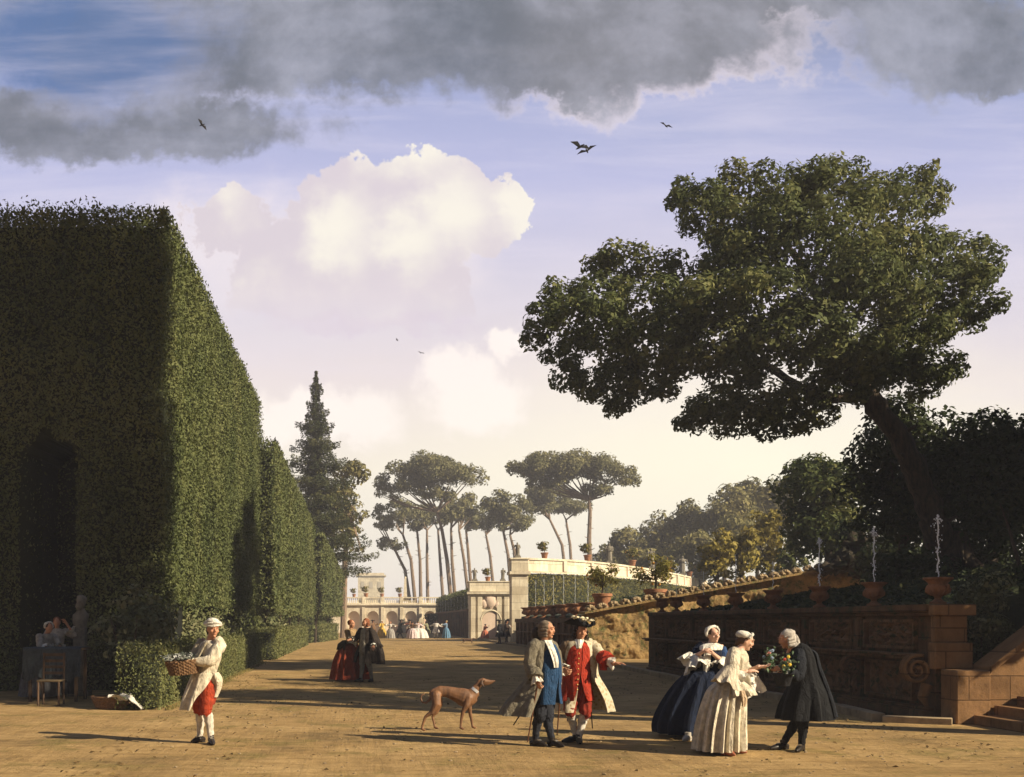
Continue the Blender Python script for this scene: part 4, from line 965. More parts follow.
mb = MB(); strip(mb, cs, .08, -.02, 5.50, 5.66); mb.build('base_moulding', SC, par, smooth=False)
for k in range(0, 45, 3):
    p = cs[k]; t = (cs[min(k + 1, 44)] - cs[max(k - 1, 0)]).normalized(); nr = Vector((t.y, -t.x, 0)); c = p + nr * .05 - p0
    mb = MB(); mb.box((c.x, c.y, 6.10), (.22, .07, .43), math.atan2(t.y, t.x)); mb.build('pilaster', SP, par, bevel=.015)
iv = empty('ivy_bank', cs[0], 'tall sunlit wall of ivy under the curved parapet', 'hedge')
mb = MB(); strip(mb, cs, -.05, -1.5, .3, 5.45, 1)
parts = []
for a, b in zip(cs, cs[1:]):
    t = (b - a).normalized(); nr = Vector((t.y, -t.x, 0)) * .05
    P, N, u, v = on_quad(a + nr - p0 + Vector((0, 0, .3)), b + nr - p0 + Vector((0, 0, .3)), b + nr - p0 + Vector((0, 0, 5.5)), a + nr - p0 + Vector((0, 0, 5.5)), 90, .08)
    vv = np.clip(.5 + .8 * nz(P, .5) + .4 * nz(P, 1.7, 5), 0, 1); V, va = leaves(P, N, .17, .5, .7, vv, .3, .7); parts.append((V, va, 0))
IL = leafmat('ivy_leaf', (.055, .06, .018), (.16, .15, .042), (.30, .25, .075))
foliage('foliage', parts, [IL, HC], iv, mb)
# statues, potted trees
def statue_mesh(seed, h=1.55):
    rd = random.Random(seed); mb = MB()
    mb.box((0, 0, .09), (.26, .26, .09)); mb.box((0, 0, .21), (.21, .21, .03))
    z0 = .24; lean = rd.uniform(-.04, .04); k = h
    ring = [(0, .17, .15), (.15, .15, .13), (.32, .155, .13), (.50, .165, .13), (.60, .14, .11), (.70, .17, .12), (.79, .185, .11), (.845, .09, .075), (.87, .055, .055)]
    cs_ = [(lean * r[0], .02 * math.sin(r[0] * 5 + seed), z0 + r[0] * k) for r in ring]
    mb.shell(cs_, [r[1] * k for r in ring], [r[2] * k for r in ring], (0, -1), amp=[.08, .08, .06, .05, .03, .02, .01, 0, 0], k=7, n=28, th=.03, ph=seed)
    mb.ell((lean, 0, z0 + k * .935), (.066 * k, .078 * k, .09 * k), None, 10, 8); mb.tube([(lean, 0, z0 + .84 * k), (lean, 0, z0 + .9 * k)], .045 * k, 8)
    for s in (-1, 1):
        sh = Vector((s * .165 * k + lean, 0, z0 + .79 * k)); e = sh + Vector((s * rd.uniform(.02, .12), rd.uniform(-.1, .05), -.2)) * k; hnd = e + Vector((-s * rd.uniform(-.05, .2), -.12, rd.uniform(-.08, .2))) * k
        mb.tube([sh, e, hnd], [.055 * k, .045 * k, .032 * k], 7, round_ends=True)
    return mb
def statue(loc, seed, label, group, h=1.55, s=1, rz=0):
    t = empty('statue', loc, label, 'statue', group, rz); t.scale = (s, s, s)
    o = statue_mesh(seed, h).build('figure', SG_, t); return t
stg = 'statues on the parapets'
def on_par(px, dy=.25):
    for a, b in zip(cs, cs[1:]):
        fa, fb = CX + FOC * a.x / a.y, CX + FOC * b.x / b.y
        if fa <= px <= fb: p = a.lerp(b, (px - fa) / (fb - fa)); return Vector((p.x, p.y + dy, PT))
    return Vector((cs[-1].x, cs[-1].y + dy, PT))
statue((X(518, 88), 88.2, hh), 1, 'slim grey statue standing on the tall pier', stg, 1.15, .9)
for k, (px, lb, s) in enumerate([(610, 'dark draped statue on the parapet right of the tall pine trunk', 1.0), (652, 'statue in the middle of the curved parapet, between two pots', 1.15), (683, 'pale statue near the right end of the parapet, before the bushes', 1.2), (697, 'second last statue at the right end of the parapet', 1.2), (704, 'last statue at the very end of the curved parapet', 1.2)]):
    statue(on_par(px), k + 3, lb, stg, 1.5, s)
def potted(loc, label, group, s, n, seed, name='orange_tree', size=.06):
    t = empty(name, loc, label, 'potted tree', group); t.scale = (s, s, s); rd = random.Random(seed)
    mb = MB(); mb.lathe([(.0, 0), (.20, 0), (.23, .05), (.285, .36), (.30, .42), (.34, .43), (.345, .52), (.31, .53), (.28, .50), (.0, .48)], (0, 0, 0), 20); mb.build('pot', TC, t)
    mb = MB(); mb.tube([(0, 0, .46), (.02, .01, .7), (-.01, 0, 1.05)], [.035, .03, .025], 7)
    for k in range(6): a = k * 1.05; mb.tube([(0, 0, .8 + .04 * k), (.3 * math.cos(a), .3 * math.sin(a), 1.1 + .05 * (k % 3))], [.018, .006], 5)
    mb.build('trunk', BK, t)
    cl_ = auto_clumps((0, 0, 1.12), (.72, .68, .46), 15, (.24, .42), seed, -.8)
    parts = clump_leaves(cl_, size * 1.5, n * .8, inner=.3); core = MB()
    for k in range(12):
        c, r = rd.choice(cl_); u = Vector((rd.gauss(0, 1), rd.gauss(0, 1), rd.gauss(0, 1))).normalized(); core.ell((c.x + u.x * r[0], c.y + u.y * r[1], c.z + u.z * r[2]), (.045,) * 3, None, 6, 5, 1)
    foliage('crown', parts, [GLC, ORG], t, core); return t
GLC = leafmat('citrus_leaf', (.03, .035, .010), (.18, .165, .04), (.34, .28, .07), .3)
ORG = plain('orange_peel', (.42, .20, .03), .6)
ot = potted((X(608, 47.6), 48.75, Z(609, 48.6)), 'orange tree in a terracotta pot behind the black cocked hat', 'orange trees by the cascade', 1.3, 200, 1)
ot = potted((X(665, 47.2), 48.75, Z(607, 48.6)), 'larger orange tree in a terracotta pot above the far end of the fountain wall', 'orange trees by the cascade', 1.5, 190, 2)
for px in (608, 665):      # pedestals carrying the two pots
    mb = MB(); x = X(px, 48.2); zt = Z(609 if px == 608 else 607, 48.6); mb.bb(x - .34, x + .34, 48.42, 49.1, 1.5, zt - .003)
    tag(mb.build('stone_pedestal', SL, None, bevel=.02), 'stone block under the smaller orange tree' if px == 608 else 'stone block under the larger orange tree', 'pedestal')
base_p = potted(on_par(545), 'pale potted lemon tree on the parapet next to the pier', 'potted trees on the parapet', .92, 60, 5, 'lemon_tree', .13)
for k, (px, lb, s) in enumerate([(588, 'potted lemon tree at the foot of the tall pine trunk on the parapet', 1.0), (633, 'potted lemon tree between the first two dark parapet statues', 1.08), (668, 'potted lemon tree before the pale parapet statue', 1.1), (690, 'potted lemon tree near the right end of the parapet', 1.1)]):
    c = copy_tree(base_p); c.location = on_par(px); c.scale = (s, s, s); c.rotation_euler.z = k * 1.1; c['label'] = lb

# ---- carved pavilion and hedge topped fountain wall
pv_ = empty('fountain_pavilion', (X(491, 104), 104, 0), 'pale carved stone pavilion with a niche at the end of the walk', 'pavilion')
x0, x1 = X(470, 104) - X(491, 104), X(512, 104) - X(491, 104); H = Z(581, 104)
mb = MB(); mb.bb(x0, x1, .3, 2.2, -.05, H - 1.0); mb.build('wall', SC, pv_, bevel=.02)
mb = MB(); mb.bb(x0 - .02, x1, .26, 2.25, H - .997, H - .1); mb.bb(x0 - .1, x1, .18, 2.3, H - .097, H); mb.build('attic', SC, pv_, bevel=.02)
mb = MB(); mb.bb(x0 - .3, x1, -.1, .258, H - 1.25, H - 1.02); mb.bb(x0 - .18, x1, .05, .258, H - 1.42, H - 1.252); mb.build('cornice', SC, pv_, bevel=.02)
for x in (x0 + .3, x0 + .95, x1 - 1.2, x1 - .5): mb = MB(); mb.bb(x - .22, x + .22, .12, .298, -.05, H - 1.43); mb.build('pilaster', SC, pv_, bevel=.02)
mb = MB(); n = 14; poly = [(-.8, .2, 0)] + [(.8 * math.cos(PI - PI * k / n), .2, 1.7 + .8 * math.sin(PI * k / n)) for k in range(n + 1)] + [(.8, .2, 0)]
mb.prism(poly, (0, .097, 0)); mb.build('niche', SP, pv_, smooth=False)
mb = MB(); pts = [(.95 * math.cos(PI - PI * k / n), .2, 1.7 + .95 * math.sin(PI * k / n)) for k in range(n + 1)]; mb.tube(pts, .12, 6); mb.build('arch_moulding', SC, pv_)
mb = MB(); mb.ell((0, .2, 3.5), (.55, .16, .6), None, 14, 10, 0, .3, 3); mb.ell((-.6, .22, 3.3), (.3, .12, .4), None, 10, 8, 0, .4, 2); mb.ell((.6, .22, 3.3), (.3, .12, .4), None, 10, 8, 0, .4, 5); mb.ell((0, .18, 4.15), (.35, .14, .22), None, 10, 8, 0, .4, 6); mb.build('coat_of_arms', SP, pv_)
for px, sd, lb in ((475, 21, 'small statue at the left end of the pavilion roof'), (503, 22, 'small statue on the pavilion roof beside the pier')): statue((X(px, 105), 105.2, H), sd, lb, stg, 1.1, .95)
c = copy_tree(base_p); c.location = (X(488, 105), 105.1, H); c.scale = (.85,) * 3; c['label'] = 'potted lemon tree on the roof of the carved pavilion'
jw = empty('trellis_wall', (10.2, 105.5, 0), 'dark latticed fountain wall with a hedge on top left of the pavilion', 'wall')
mb = MB(); mb.bb(0, .5, 0, 45, -.05, 2.6); mb.build('wall', SD, jw, bevel=.02)
mb = MB(); mb.bb(-.2, .6, -.05, 45, 2.603, 2.8); mb.build('cornice', SD, jw, bevel=.02)
for k in range(22): mb = MB(); mb.bb(-.14, -.002, .4 + k * 2, .8 + k * 2, -.05, 2.6); mb.build('pilaster', SW, jw, bevel=.02)
hd = hedge('hedge_top', 'dark clipped hedge on top of the latticed fountain wall', 'hedge', (10.25 + 1.6, 105.5), (11.85, 150), (10.25, 150), (10.25, 105.5), 2.85, 4.75, 4.7, .3, 20, None)
parts = []
P, N, u, v = on_quad((10.2, 150, 2.8), (10.2, 105.5, 2.8), (10.2, 105.5, 4.75), (10.2, 150, 4.7), 20, .08); P = P - np.array((11.85, 105.5, 0)); V, va = leaves(P, N, .3); 
foliage('inner_face', [(V, va, 0)], [HL], hd)
for k in range(9):
    y = 108 + k * 4.2; jet((10.1, y, 2.81), 1.3, f'faint thread of water on the latticed wall, {(ord_ + ["eighth", "ninth"])[k]} from the pavilion', 'water jets of the latticed wall', .014, 8)

# ---- arcade closing the walk, and the distant villa
ad = 152.0; ax0, ax1 = X(338, ad), X(440, ad)
ar = empty('arcade_wall', (ax0, ad, 0), 'pale sunlit arcade with a balustrade closing the end of the walk', 'building'); aw = ax1 - ax0; atop = Z(597, ad); acor = Z(605.5, ad)
mb = MB(); mb.bb(-1.5, aw + 1, .62, 1.2, -.05, acor); mb.build('back_wall', SP, ar, smooth=False)
bays = [X(p, ad) - ax0 for p in (354, 373, 392, 411, 430)]; bw = X(373, ad) - X(354, ad)
mb = MB()
for bx in bays:
    r, zs = .78, 2.25; n = 12; a0 = bx - bw / 2; a1 = bx + bw / 2
    mb.bb(a0, bx - r, 0, .6, -.05, zs); mb.bb(bx + r, a1, 0, .6, -.05, zs)
    for k in range(n):
        t0, t1 = PI - PI * k / n, PI - PI * (k + 1) / n
        mb.prism([(bx + r * math.cos(t0), 0, zs + r * math.sin(t0)), (bx + r * math.cos(t1), 0, zs + r * math.sin(t1)), (bx + r * math.cos(t1), 0, acor), (bx + r * math.cos(t0), 0, acor)], (0, .6, 0))
    mb.bb(a0, bx - r, 0, .6, zs, acor); mb.bb(bx + r, a1, 0, .6, zs, acor)
mb.bb(-1.5, bays[0] - bw / 2, 0, .6, -.05, acor)
mb.build('arcade', SC, ar, smooth=False)
for bx in [b - bw / 2 for b in bays] + [bays[-1] + bw / 2]: mb = MB(); mb.bb(bx - .2, bx + .2, -.16, -.002, -.05, acor - .2); mb.build('pilaster', SC, ar)
mb = MB(); mb.bb(-1.5, aw + 1, -.3, 1.2, acor + .003, acor + .25); mb.build('cornice', SC, ar, bevel=.03)
mb = MB(); mb.bb(-1.5, aw + 1, .1, .5, acor + .253, acor + .38); mb.bb(-1.5, aw + 1, .05, .55, atop - .16, atop)
for k in range(60): x = -1.4 + k * (aw + 2.3) / 60; mb.lathe([(.0, 0), (.07, 0), (.09, .2), (.045, .45), (.06, atop - acor - .55), (0, atop - acor - .55)], (x, .3, acor + .381), 6)
mb.build('balustrade', SC, ar)
for bx in [b - bw / 2 for b in bays]: mb = MB(); mb.bb(bx - .25, bx + .25, .02, .58, acor + .256, atop + .05); mb.build('pier', SC, ar, bevel=.02)
for px, s, lb in ((354, .8, 'leftmost small potted shrub on the arcade balustrade'), (366, 1.0, 'reddish potted shrub on the arcade balustrade below the villa'), (382, .9, 'potted shrub at the middle of the arcade balustrade'), (400, .9, 'potted shrub on the arcade balustrade beside the obelisk')):
    c = copy_tree(base_p); c.location = (X(px, ad), ad + .3, atop + .01); c.scale = (s,) * 3; c['label'] = lb; c['group'] = 'potted shrubs on the arcade'
mb = MB(); mb.box((0, 0, .3), (.4, .4, .3)); mb.box((0, 0, 1.9), (.25, .25, 1.3), 0, 0, .5); mb.ell((0, 0, 3.3), (.16,) * 3); o = mb.build('obelisk', SC, None); o.location = (X(405.5, ad), ad + .8, atop - .6); tag(o, 'small pale obelisk behind the arcade balustrade', 'obelisk')
vd = 300.0; vl = empty('villa', (X(371, vd), vd, 3.6), 'very pale distant villa block glowing above the arcade', 'building'); vz = Z(574, vd) - 3.6
mb = MB(); mb.bb(X(358, vd) - X(371, vd), X(384, vd) - X(371, vd), 0, 9, -.2, vz - .6); mb.build('wall', SC, vl)
mb = MB(); mb.bb(-4.1, 4.1, -.3, 9.4, vz - .597, vz - .2); mb.build('cornice', SC, vl)
mb = MB(); mb.bb(-3.6, 3.6, .1, 8.8, vz - .197, vz + .3); mb.build('roof', SC, vl, smooth=False)
for x in (-2.3, 0, 2.3):
    for z in (3.0, 7.0): mb = MB(); mb.bb(x - .5, x + .5, -.06, -.002, z, z + 1.8); mb.build('window', plain('shutter', (.50, .45, .36), .7), vl)
# bush by the arcade
shrub('round dark clipped bush before the right arch of the arcade', (X(432, 148), 148, 1.9), (.95, .95, 1.9), 14, DL, .4, 14, seed=9, zb=0)

# ---- herm, stall table and laundry at the dark hedge front
hm_ = empty('herm_statue', (X(80, 24.2), 24.2, 0), 'dim stone herm with a bearded head on a tapering pillar by the dark hedge', 'statue')
mb = MB(); mb.box((0, 0, .06), (.22, .2, .06)); mb.box((0, 0, .82), (.095, .085, .70), 0, 0, 1.45); mb.build('pillar', SG_, hm_, bevel=.015)
mb = MB(); mb.shell([(0, 0, 1.5), (0, 0, 1.62), (.02, 0, 1.78), (.03, 0, 1.86), (.03, 0, 1.93)], [.13, .16, .18, .10, .065], [.12, .14, .13, .085, .065], (.4, -1), n=24, th=.05)
mb.ell((.03, -.02, 2.06), (.095, .115, .14), None, 16, 12, 0, .15, 3); mb.ell((-.0, -.10, 1.98), (.07, .06, .09), None, 10, 8, 0, .4, 5); mb.ell((.03, .02, 2.13), (.115, .125, .09), None, 14, 8, 0, .35, 7); mb.tube([(.03, -.12, 2.08), (.02, -.155, 2.04)], [.015, .025], 6)
mb.build('bust', SG_, hm_)
WD = plain('old_wood', (.085, .05, .028), .8, 0, .4, 8)
TCL = cloth((.045, .058, .068))
dT = 22.4; tx0, tx1 = X(24, dT), X(80, dT); tz = Z(648, dT)
tb_ = empty('table', ((tx0 + tx1) / 2, dT + .45, 0), 'long wooden table before the dark hedge niche', 'table'); hw = (tx1 - tx0) / 2
mb = MB(); mb.bb(-hw, hw, -.45, .45, tz - .05, tz); mb.build('tabletop', WD, tb_, bevel=.008)
for sx in (-1, 1):
    for sy in (-1, 1): mb = MB(); mb.bb(sx * (hw - .1) - .03, sx * (hw - .1) + .03, sy * .36 - .03, sy * .36 + .03, 0, tz - .052); mb.build('leg', WD, tb_)
mb = MB(); vs = []; fs = []; n = 60; prof = [(.40, tz + .012), (-.10, tz + .012), (-.43, tz + .012), (-.475, tz - .02), (-.49, tz - .2), (-.50, tz - .45), (-.51, tz - .62)]
for j, (y, z) in enumerate(prof):
    for i in range(n + 1):
        x = -hw - .02 + (2 * hw + .04) * i / n; k = max(0, j - 3) * .010
        vs.append((x, y + k * math.sin(i * .62) + k * .6 * math.sin(i * 1.7), z - (.05 * math.sin(i * .3) if j == len(prof) - 1 else 0)))
m_ = n + 1
for j in range(len(prof) - 1):
    for i in range(n): fs.append((j * m_ + i, j * m_ + i + 1, (j + 1) * m_ + i + 1, (j + 1) * m_ + i))
o = len(vs); vs += [(x, y + .006, z - .006) for x, y, z in vs]; fs += [tuple(o + q for q in f[::-1]) for f in list(fs)]
mb.add(vs, fs); o = mb.build('tablecloth', TCL, None); o.location = tb_.location; tag(o, 'grey blue cloth hanging over the front of the table by the hedge', 'tablecloth')
ch = empty('chair', (X(51, 21.6), 21.6, 0), 'rush ladder back chair standing before the grey table cloth', 'chair')
for sx in (-1, 1):
    mb = MB(); mb.tube([(sx * .20, -.18, 0), (sx * .20, -.18, .46)], .022, 6); mb.build('leg', WD, ch)
    mb = MB(); mb.tube([(sx * .20, .18, 0), (sx * .20, .18, .46), (sx * .20, .23, 1.02)], .022, 6); mb.build('leg', WD, ch)
mb = MB(); mb.bb(-.23, .23, -.21, .21, .462, .50); mb.build('seat', plain('rush', (.10, .07, .035), .9), ch, bevel=.012)
mb = MB()
for z in (.62, .74, .86, .98): mb.bb(-.19, .19, .195 + (z - .5) * .09, .22 + (z - .5) * .09, z - .028, z + .028)
mb.build('backrest', WD, ch)
WK = plain('wicker', (.17, .095, .045), .85, 0, .5, 30)
def basket(loc, rx, ry, h, label, name='wicker_basket', tilt=(0, 0, 0), contents=None):
    t = empty(name, loc, label, 'basket'); t.rotation_euler = tilt; mb = MB(); n = 40; rings = 9
    for j in range(rings):
        f = j / (rings - 1); k = .82 + .2 * f; pts = []
        for i in range(n + 1): a = 2 * PI * i / n; w = .010 * (1 if (i + j) % 2 else -1); pts.append(((rx * k + w) * math.cos(a), (ry * k + w) * math.sin(a), h * (.05 + .93 * f)))
        mb.tube(pts, h / rings * .62, 6)
    for i in range(0, n, 2): a = 2 * PI * i / n; mb.tube([(rx * .82 * math.cos(a), ry * .82 * math.sin(a), 0), (rx * 1.02 * math.cos(a), ry * 1.02 * math.sin(a), h)], .012, 5)
    mb.ell((0, 0, h * .12), (rx * .8, ry * .8, h * .12)); mb.build('weave', WK, t)
    return t
basket((X(113, 20.6), 20.9, 0), .46, .34, .22, 'low wicker basket on the ground at the hedge foot beside a white cloth')
mb = MB(); vs = []; fs = []; n, m2 = 22, 10
for j in range(m2 + 1):
    for i in range(n + 1):
        a, b = i / n, j / m2; x = -.30 + .62 * a; z = .24 + .05 * math.sin(a * 7 + b * 5) + .04 * noise.noise(Vector((a * 5, b * 5, 1)))
        if a > .6: z = z * (1 - ((a - .6) / .4) ** 1.2) + .025
        vs.append((x, -.16 + .26 * b + .05 * math.sin(a * 6), z))
for j in range(m2):
    for i in range(n): fs.append((j * (n + 1) + i, j * (n + 1) + i + 1, (j + 1) * (n + 1) + i + 1, (j + 1) * (n + 1) + i))
k = len(vs); vs += [(x, y, z - .012) for x, y, z in vs]; fs += [tuple(k + q for q in f[::-1]) for f in list(fs)]
mb.add(vs, fs); o = mb.build('white_cloth', cloth((.62, .58, .50)), None); o.location = (X(124, 20.4), 20.55, 0); tag(o, 'crumpled white cloth trailing from the low basket to the ground', 'cloth')

# ---- birds
BD = plain('bird_feather', (.03, .03, .035), .8)
def bird(px, py, d, s, rz, roll, label):
    t = empty('bird', W(px, py, d), label, 'bird', 'birds in the sky', rz); t.rotation_euler.y = roll
    mb = MB(); mb.tube([(0, -.34 * s, 0), (0, -.2 * s, .01), (0, 0, 0), (0, .22 * s, 0), (0, .36 * s, 0)], [.02 * s, .055 * s, .07 * s, .05 * s, .012 * s], 8); mb.ell((0, -.33 * s, .015 * s), (.035 * s, .05 * s, .035 * s), None, 8, 6); mb.build('body', BD, t)
    for sg_ in (-1, 1):
        mb = MB(); pts = [(0, -.08, 0), (.32, -.16, .16), (.72, -.02, .07), (.5, .10, .11), (.22, .13, .10), (0, .13, 0)]
        mb.prism([(sg_ * a * s, b * s, c * s) for a, b, c in pts], (0, 0, .015 * s)); mb.build('wing', BD, t, smooth=False)
bird(580, 147, 45, .72, .5, .1, 'dark bird on spread wings, upper of the pair left of the oak'); bird(587, 151, 45, .58, -.4, -.3, 'dark bird gliding just below its companion left of the oak')
bird(202, 125, 60, .55, 1.0, .5, 'small bird above the huge hedge at the upper left'); bird(666, 126, 60, .6, -.7, .6, 'small bird above the top of the oak'); bird(421, 353, 110, .5, .3, .2, 'tiny distant bird above the grove of umbrella pines'); bird(397, 340, 120, .45, 1.2, .3, 'tiniest distant bird over the cloud left of the grove')

# ---- low growth: turf tufts and leaf litter (uncountable)
pts = []; rd = random.Random(9)
def okg(x, y): return True
P = []
for k in range(9000):
    y = rd.uniform(19.95, 35.5); x = rd.uniform(10.2, 22); P.append((x, y, bank(x, y) + .05))
V1 = leaves(np.array(P), np.tile((0, -.4, 1.), (len(P), 1)), .26, .5, .6, None, -.3)
P = []
for k in range(5000):
    y = rd.uniform(49.5, 80); x = rd.uniform(12, 32); P.append((x, y, terr(x, y) + .05))
V2 = leaves(np.array(P), np.tile((0, -.4, 1.), (len(P), 1)), .4, .5, .6, None, -.3)
tag(foliage('ground_cover', [(*V1, 0), (*V2, 0)], [DL], None), 'dark low ground cover on the bank behind the fountain wall', 'ground cover', kind='stuff')
P = []; N = []
for k in range(0):
    c = rd.choice([(-1.2, 11.5, 2.6, .35), (3.5, 12.2, 3.0, .4), (6.3, 13.2, 1.2, 1.2), (-4, 13.5, 1.5, .7), (7.8, 16.3, .5, 1.2), (1, 12.8, 3, .5)]); x, y = rd.gauss(c[0], c[2]), rd.gauss(c[1], c[3])
    P.append((x, y, gz(x, y) + .012)); N.append((rd.gauss(0, .6), -1, .2))
for k in range(1500):
    y = rd.uniform(20.3, 44); x = -3.66 - (y - 20.5) * .0125 + abs(rd.gauss(0, .10)); P.append((x, y, gz(x, y) + .03)); N.append((1, -.4, .4))
FLV = leafmat('fallen_leaf', (.07, .045, .018), (.16, .10, .04), (.26, .18, .07), .1); PF = []
for k in range(1500):
    y = rd.uniform(11, 34); x = rd.uniform(-3.6, min(8.4, y * .6))
    if rd.random() < .5: x = rd.choice([-3.4 + abs(rd.gauss(0, .5)), 8.3 - abs(rd.gauss(0, .6)), x])
    PF.append((x, y, gz(x, y) + .012))
VF = leaves(np.array(PF), np.tile((0, -.25, 1.), (len(PF), 1)), .055, .6, .25); tag(foliage('fallen_leaves', [(*VF, 0)], [FLV], None), 'small dry fallen leaves scattered over the sandy walk', 'leaves', kind='stuff')
TG = leafmat('turf_blade', (.08, .075, .02), (.15, .125, .04), (.22, .17, .06), .2)
V = leaves(np.array(P), np.array(N), .07, .22, .4, None, -2.5); tag(foliage('grass_tufts', [(*V, 0)], [TG], None), 'thin short tufts of dry grass on the sandy walk', 'grass', kind='stuff')
mb = MB()
for k in range(700):
    y = rd.uniform(10.5, 30); x = rd.uniform(-3.2, min(8.2, y * .6)); s = rd.uniform(.006, .02); mb.ell((x, y, gz(x, y) + s * .2), (s * 1.3, s, s * .6), None, 6, 4)
tag(mb.build('pebbles', SK, None), 'small pebbles scattered on the sandy walk', 'pebbles', kind='stuff')
# ------------------------------------------------------------------ people and dogs
SK_ = (.50, .25, .14)
SKIN = plain('skin', (.47, .23, .13), .55, 0, .12, 12)
SKINP = plain('pale_skin', (.60, .36, .25), .5, 0, .10, 12)
EYEW = plain('eye_white', (.65, .6, .52), .3); EYED = plain('eye_dark', (.02, .014, .01), .3); LIP = plain('lips', (.40, .10, .07), .5)
WHT = cloth((.70, .66, .56)); LACE = cloth((.74, .70, .60)); BLK = cloth((.012, .012, .014)); SHOE = plain('shoe_leather', (.018, .013, .010), .4)
SILV = plain('silver', (.6, .58, .52), .3, .9)
def remesh(mb, mats, voxel, extra=None, smooth_it=3):
    me = mb.mesh('tmp'); o = bpy.data.objects.new('tmp', me); C.objects.link(o)
    m = o.modifiers.new('r', 'REMESH'); m.mode = 'VOXEL'; m.voxel_size = voxel
    s = o.modifiers.new('s', 'SMOOTH'); s.iterations = smooth_it; s.factor = .5
    dg = bpy.context.evaluated_depsgraph_get(); dg.update(); out = bpy.data.meshes.new_from_object(o.evaluated_get(dg)); bpy.data.objects.remove(o)
    if extra is not None:
        v = [tuple(x.co) for x in out.vertices]; f = [tuple(p.vertices) for p in out.polygons]; n = len(v)
        me = bpy.data.meshes.new('body'); me.from_pydata(v + extra.v, [], f + [tuple(i + n for i in q) for q in extra.f])
        me.polygons.foreach_set('material_index', [0] * len(f) + extra.m); out = me
    out.materials.clear()
    for q in mats: out.materials.append(q)
    out.polygons.foreach_set('use_smooth', [True] * len(out.polygons)); out.name = 'body'
    return out
def vv(x, y): return Vector((x, y, 0)).normalized()
def interp(keys, m):
    """Catmull-Rom through rows of numbers"""
    K = np.array(keys, float); n = len(K); out = []
    for i in range(m + 1):
        t = i / m * (n - 1); j = min(int(t), n - 2); f = t - j
        p0, p1, p2, p3 = K[max(j - 1, 0)], K[j], K[j + 1], K[min(j + 2, n - 1)]
        out.append(.5 * (2 * p1 + (p2 - p0) * f + (2 * p0 - 5 * p1 + 4 * p2 - p3) * f * f + (3 * p1 - p0 - 3 * p2 + p3) * f ** 3))
    return np.array(out)
class Fig:
    def __init__(s, px, py, label, group=None, d=None, cat='person', name='person'):
        s.d = d or FOC * EYE / (py - HY); s.px, s.py, s.s = px, py, FOC / s.d
        x = X(px, s.d); s.root = empty(name, (x, s.d, gz(x, s.d)), label, cat, group)
    def q(s, px, py, dy=0.0): k = (s.d + dy) / s.d; return Vector(((px - s.px) / s.s + (k - 1) * (px - CX) / s.s, dy, max(-.0, (s.py - py) / s.s) - (k - 1) * (py - HY) / s.s))
    def hand(s, mb, w, dirv, nrm, size=.17, curl=.5, thumb=1):
        d = Vector(dirv).normalized(); n = Vector(nrm); n = (n - d * n.dot(d)).normalized(); sd = d.cross(n); L = size
        B = Matrix((sd, d, n)).transposed()
        mb.ell(w + d * L * .26, (L * .23, L * .30, L * .115), B, 10, 8)
        mb.tube([w - d * L * .15, w + d * L * .12], [L * .155, L * .17], 8, 0, .8)
        for k, ln in zip((-1.5, -.5, .5, 1.5), (.36, .43, .45, .40)):
            a = w + d * L * .46 + sd * (k * L * .115); d1 = (d * math.cos(curl * .6) + n * math.sin(curl * .6) + sd * k * .05).normalized(); d2 = (d * math.cos(curl * 1.7) + n * math.sin(curl * 1.7)).normalized()
            m1 = a + d1 * L * ln * .52; mb.tube([a - d * L * .1, a, m1, m1 + d2 * L * ln * .48], [L * .052, L * .052, L * .047, L * .034], 6, round_ends=True)
        t0 = w + d * L * .16 + sd * (thumb * L * .16); t1 = t0 + (d * .7 + sd * thumb * .75 + n * .2).normalized() * L * .22; t2 = t1 + (d * .9 + n * .4).normalized() * L * .2
        mb.tube([t0, t1, t2], [L * .062, L * .055, L * .040], 6, round_ends=True)
    def head_parts(s, mb, ex, c, yaw, pitch=0, k=1.0, roll=0):
        f = Vector((math.cos(yaw), math.sin(yaw), 0)); S = Vector((f.y, -f.x, 0)); u = Vector((0, 0, 1))
        f, u = f * math.cos(pitch) + u * math.sin(pitch), u * math.cos(pitch) - f * math.sin(pitch)
        S, u = S * math.cos(roll) + u * math.sin(roll), u * math.cos(roll) - S * math.sin(roll)
        B = Matrix((S, f, u)).transposed(); s.HB, s.HC, s.HK = B, Vector(c), k
        P = lambda x, y, z: s.HC + B @ Vector((x * k, y * k, z * k))
        s.HP = P
        mb.ell(P(0, -.012, .028), (.074 * k, .095 * k, .088 * k), B, 16, 12)
        mb.ell(P(0, .014, -.035), (.060 * k, .070 * k, .078 * k), B, 14, 10)
        mb.ell(P(0, .062, -.094), (.024 * k, .022 * k, .020 * k), B, 8, 6)
        mb.tube([P(0, .080, .022), P(0, .104, -.022), P(0, .098, -.030)], [.010 * k, .017 * k, .012 * k], 7, round_ends=True)
        mb.ell(P(0, .078, .036), (.052 * k, .014 * k, .010 * k), B, 10, 6)
        for sx in (-1, 1):
            mb.ell(P(sx * .044, .062, -.025), (.022 * k, .022 * k, .022 * k), B, 8, 6); mb.ell(P(sx * .076, -.01, -.01), (.010 * k, .02 * k, .032 * k), B, 8, 6)
            ex.ell(P(sx * .030, .084, .013), (.013 * k, .008 * k, .008 * k), B, 8, 6, 1); ex.ell(P(sx * .030, .090, .013), (.0065 * k, .005 * k, .007 * k), B, 6, 4, 2)
            ex.tube([P(sx * .012, .094, .034), P(sx * .032, .092, .040), P(sx * .050, .078, .033)], [.004 * k, .006 * k, .003 * k], 4, 2)
        ex.tube([P(-.022, .083, -.058), P(0, .091, -.056), P(.022, .083, -.058)], [.004 * k, .008 * k, .004 * k], 5, 3)
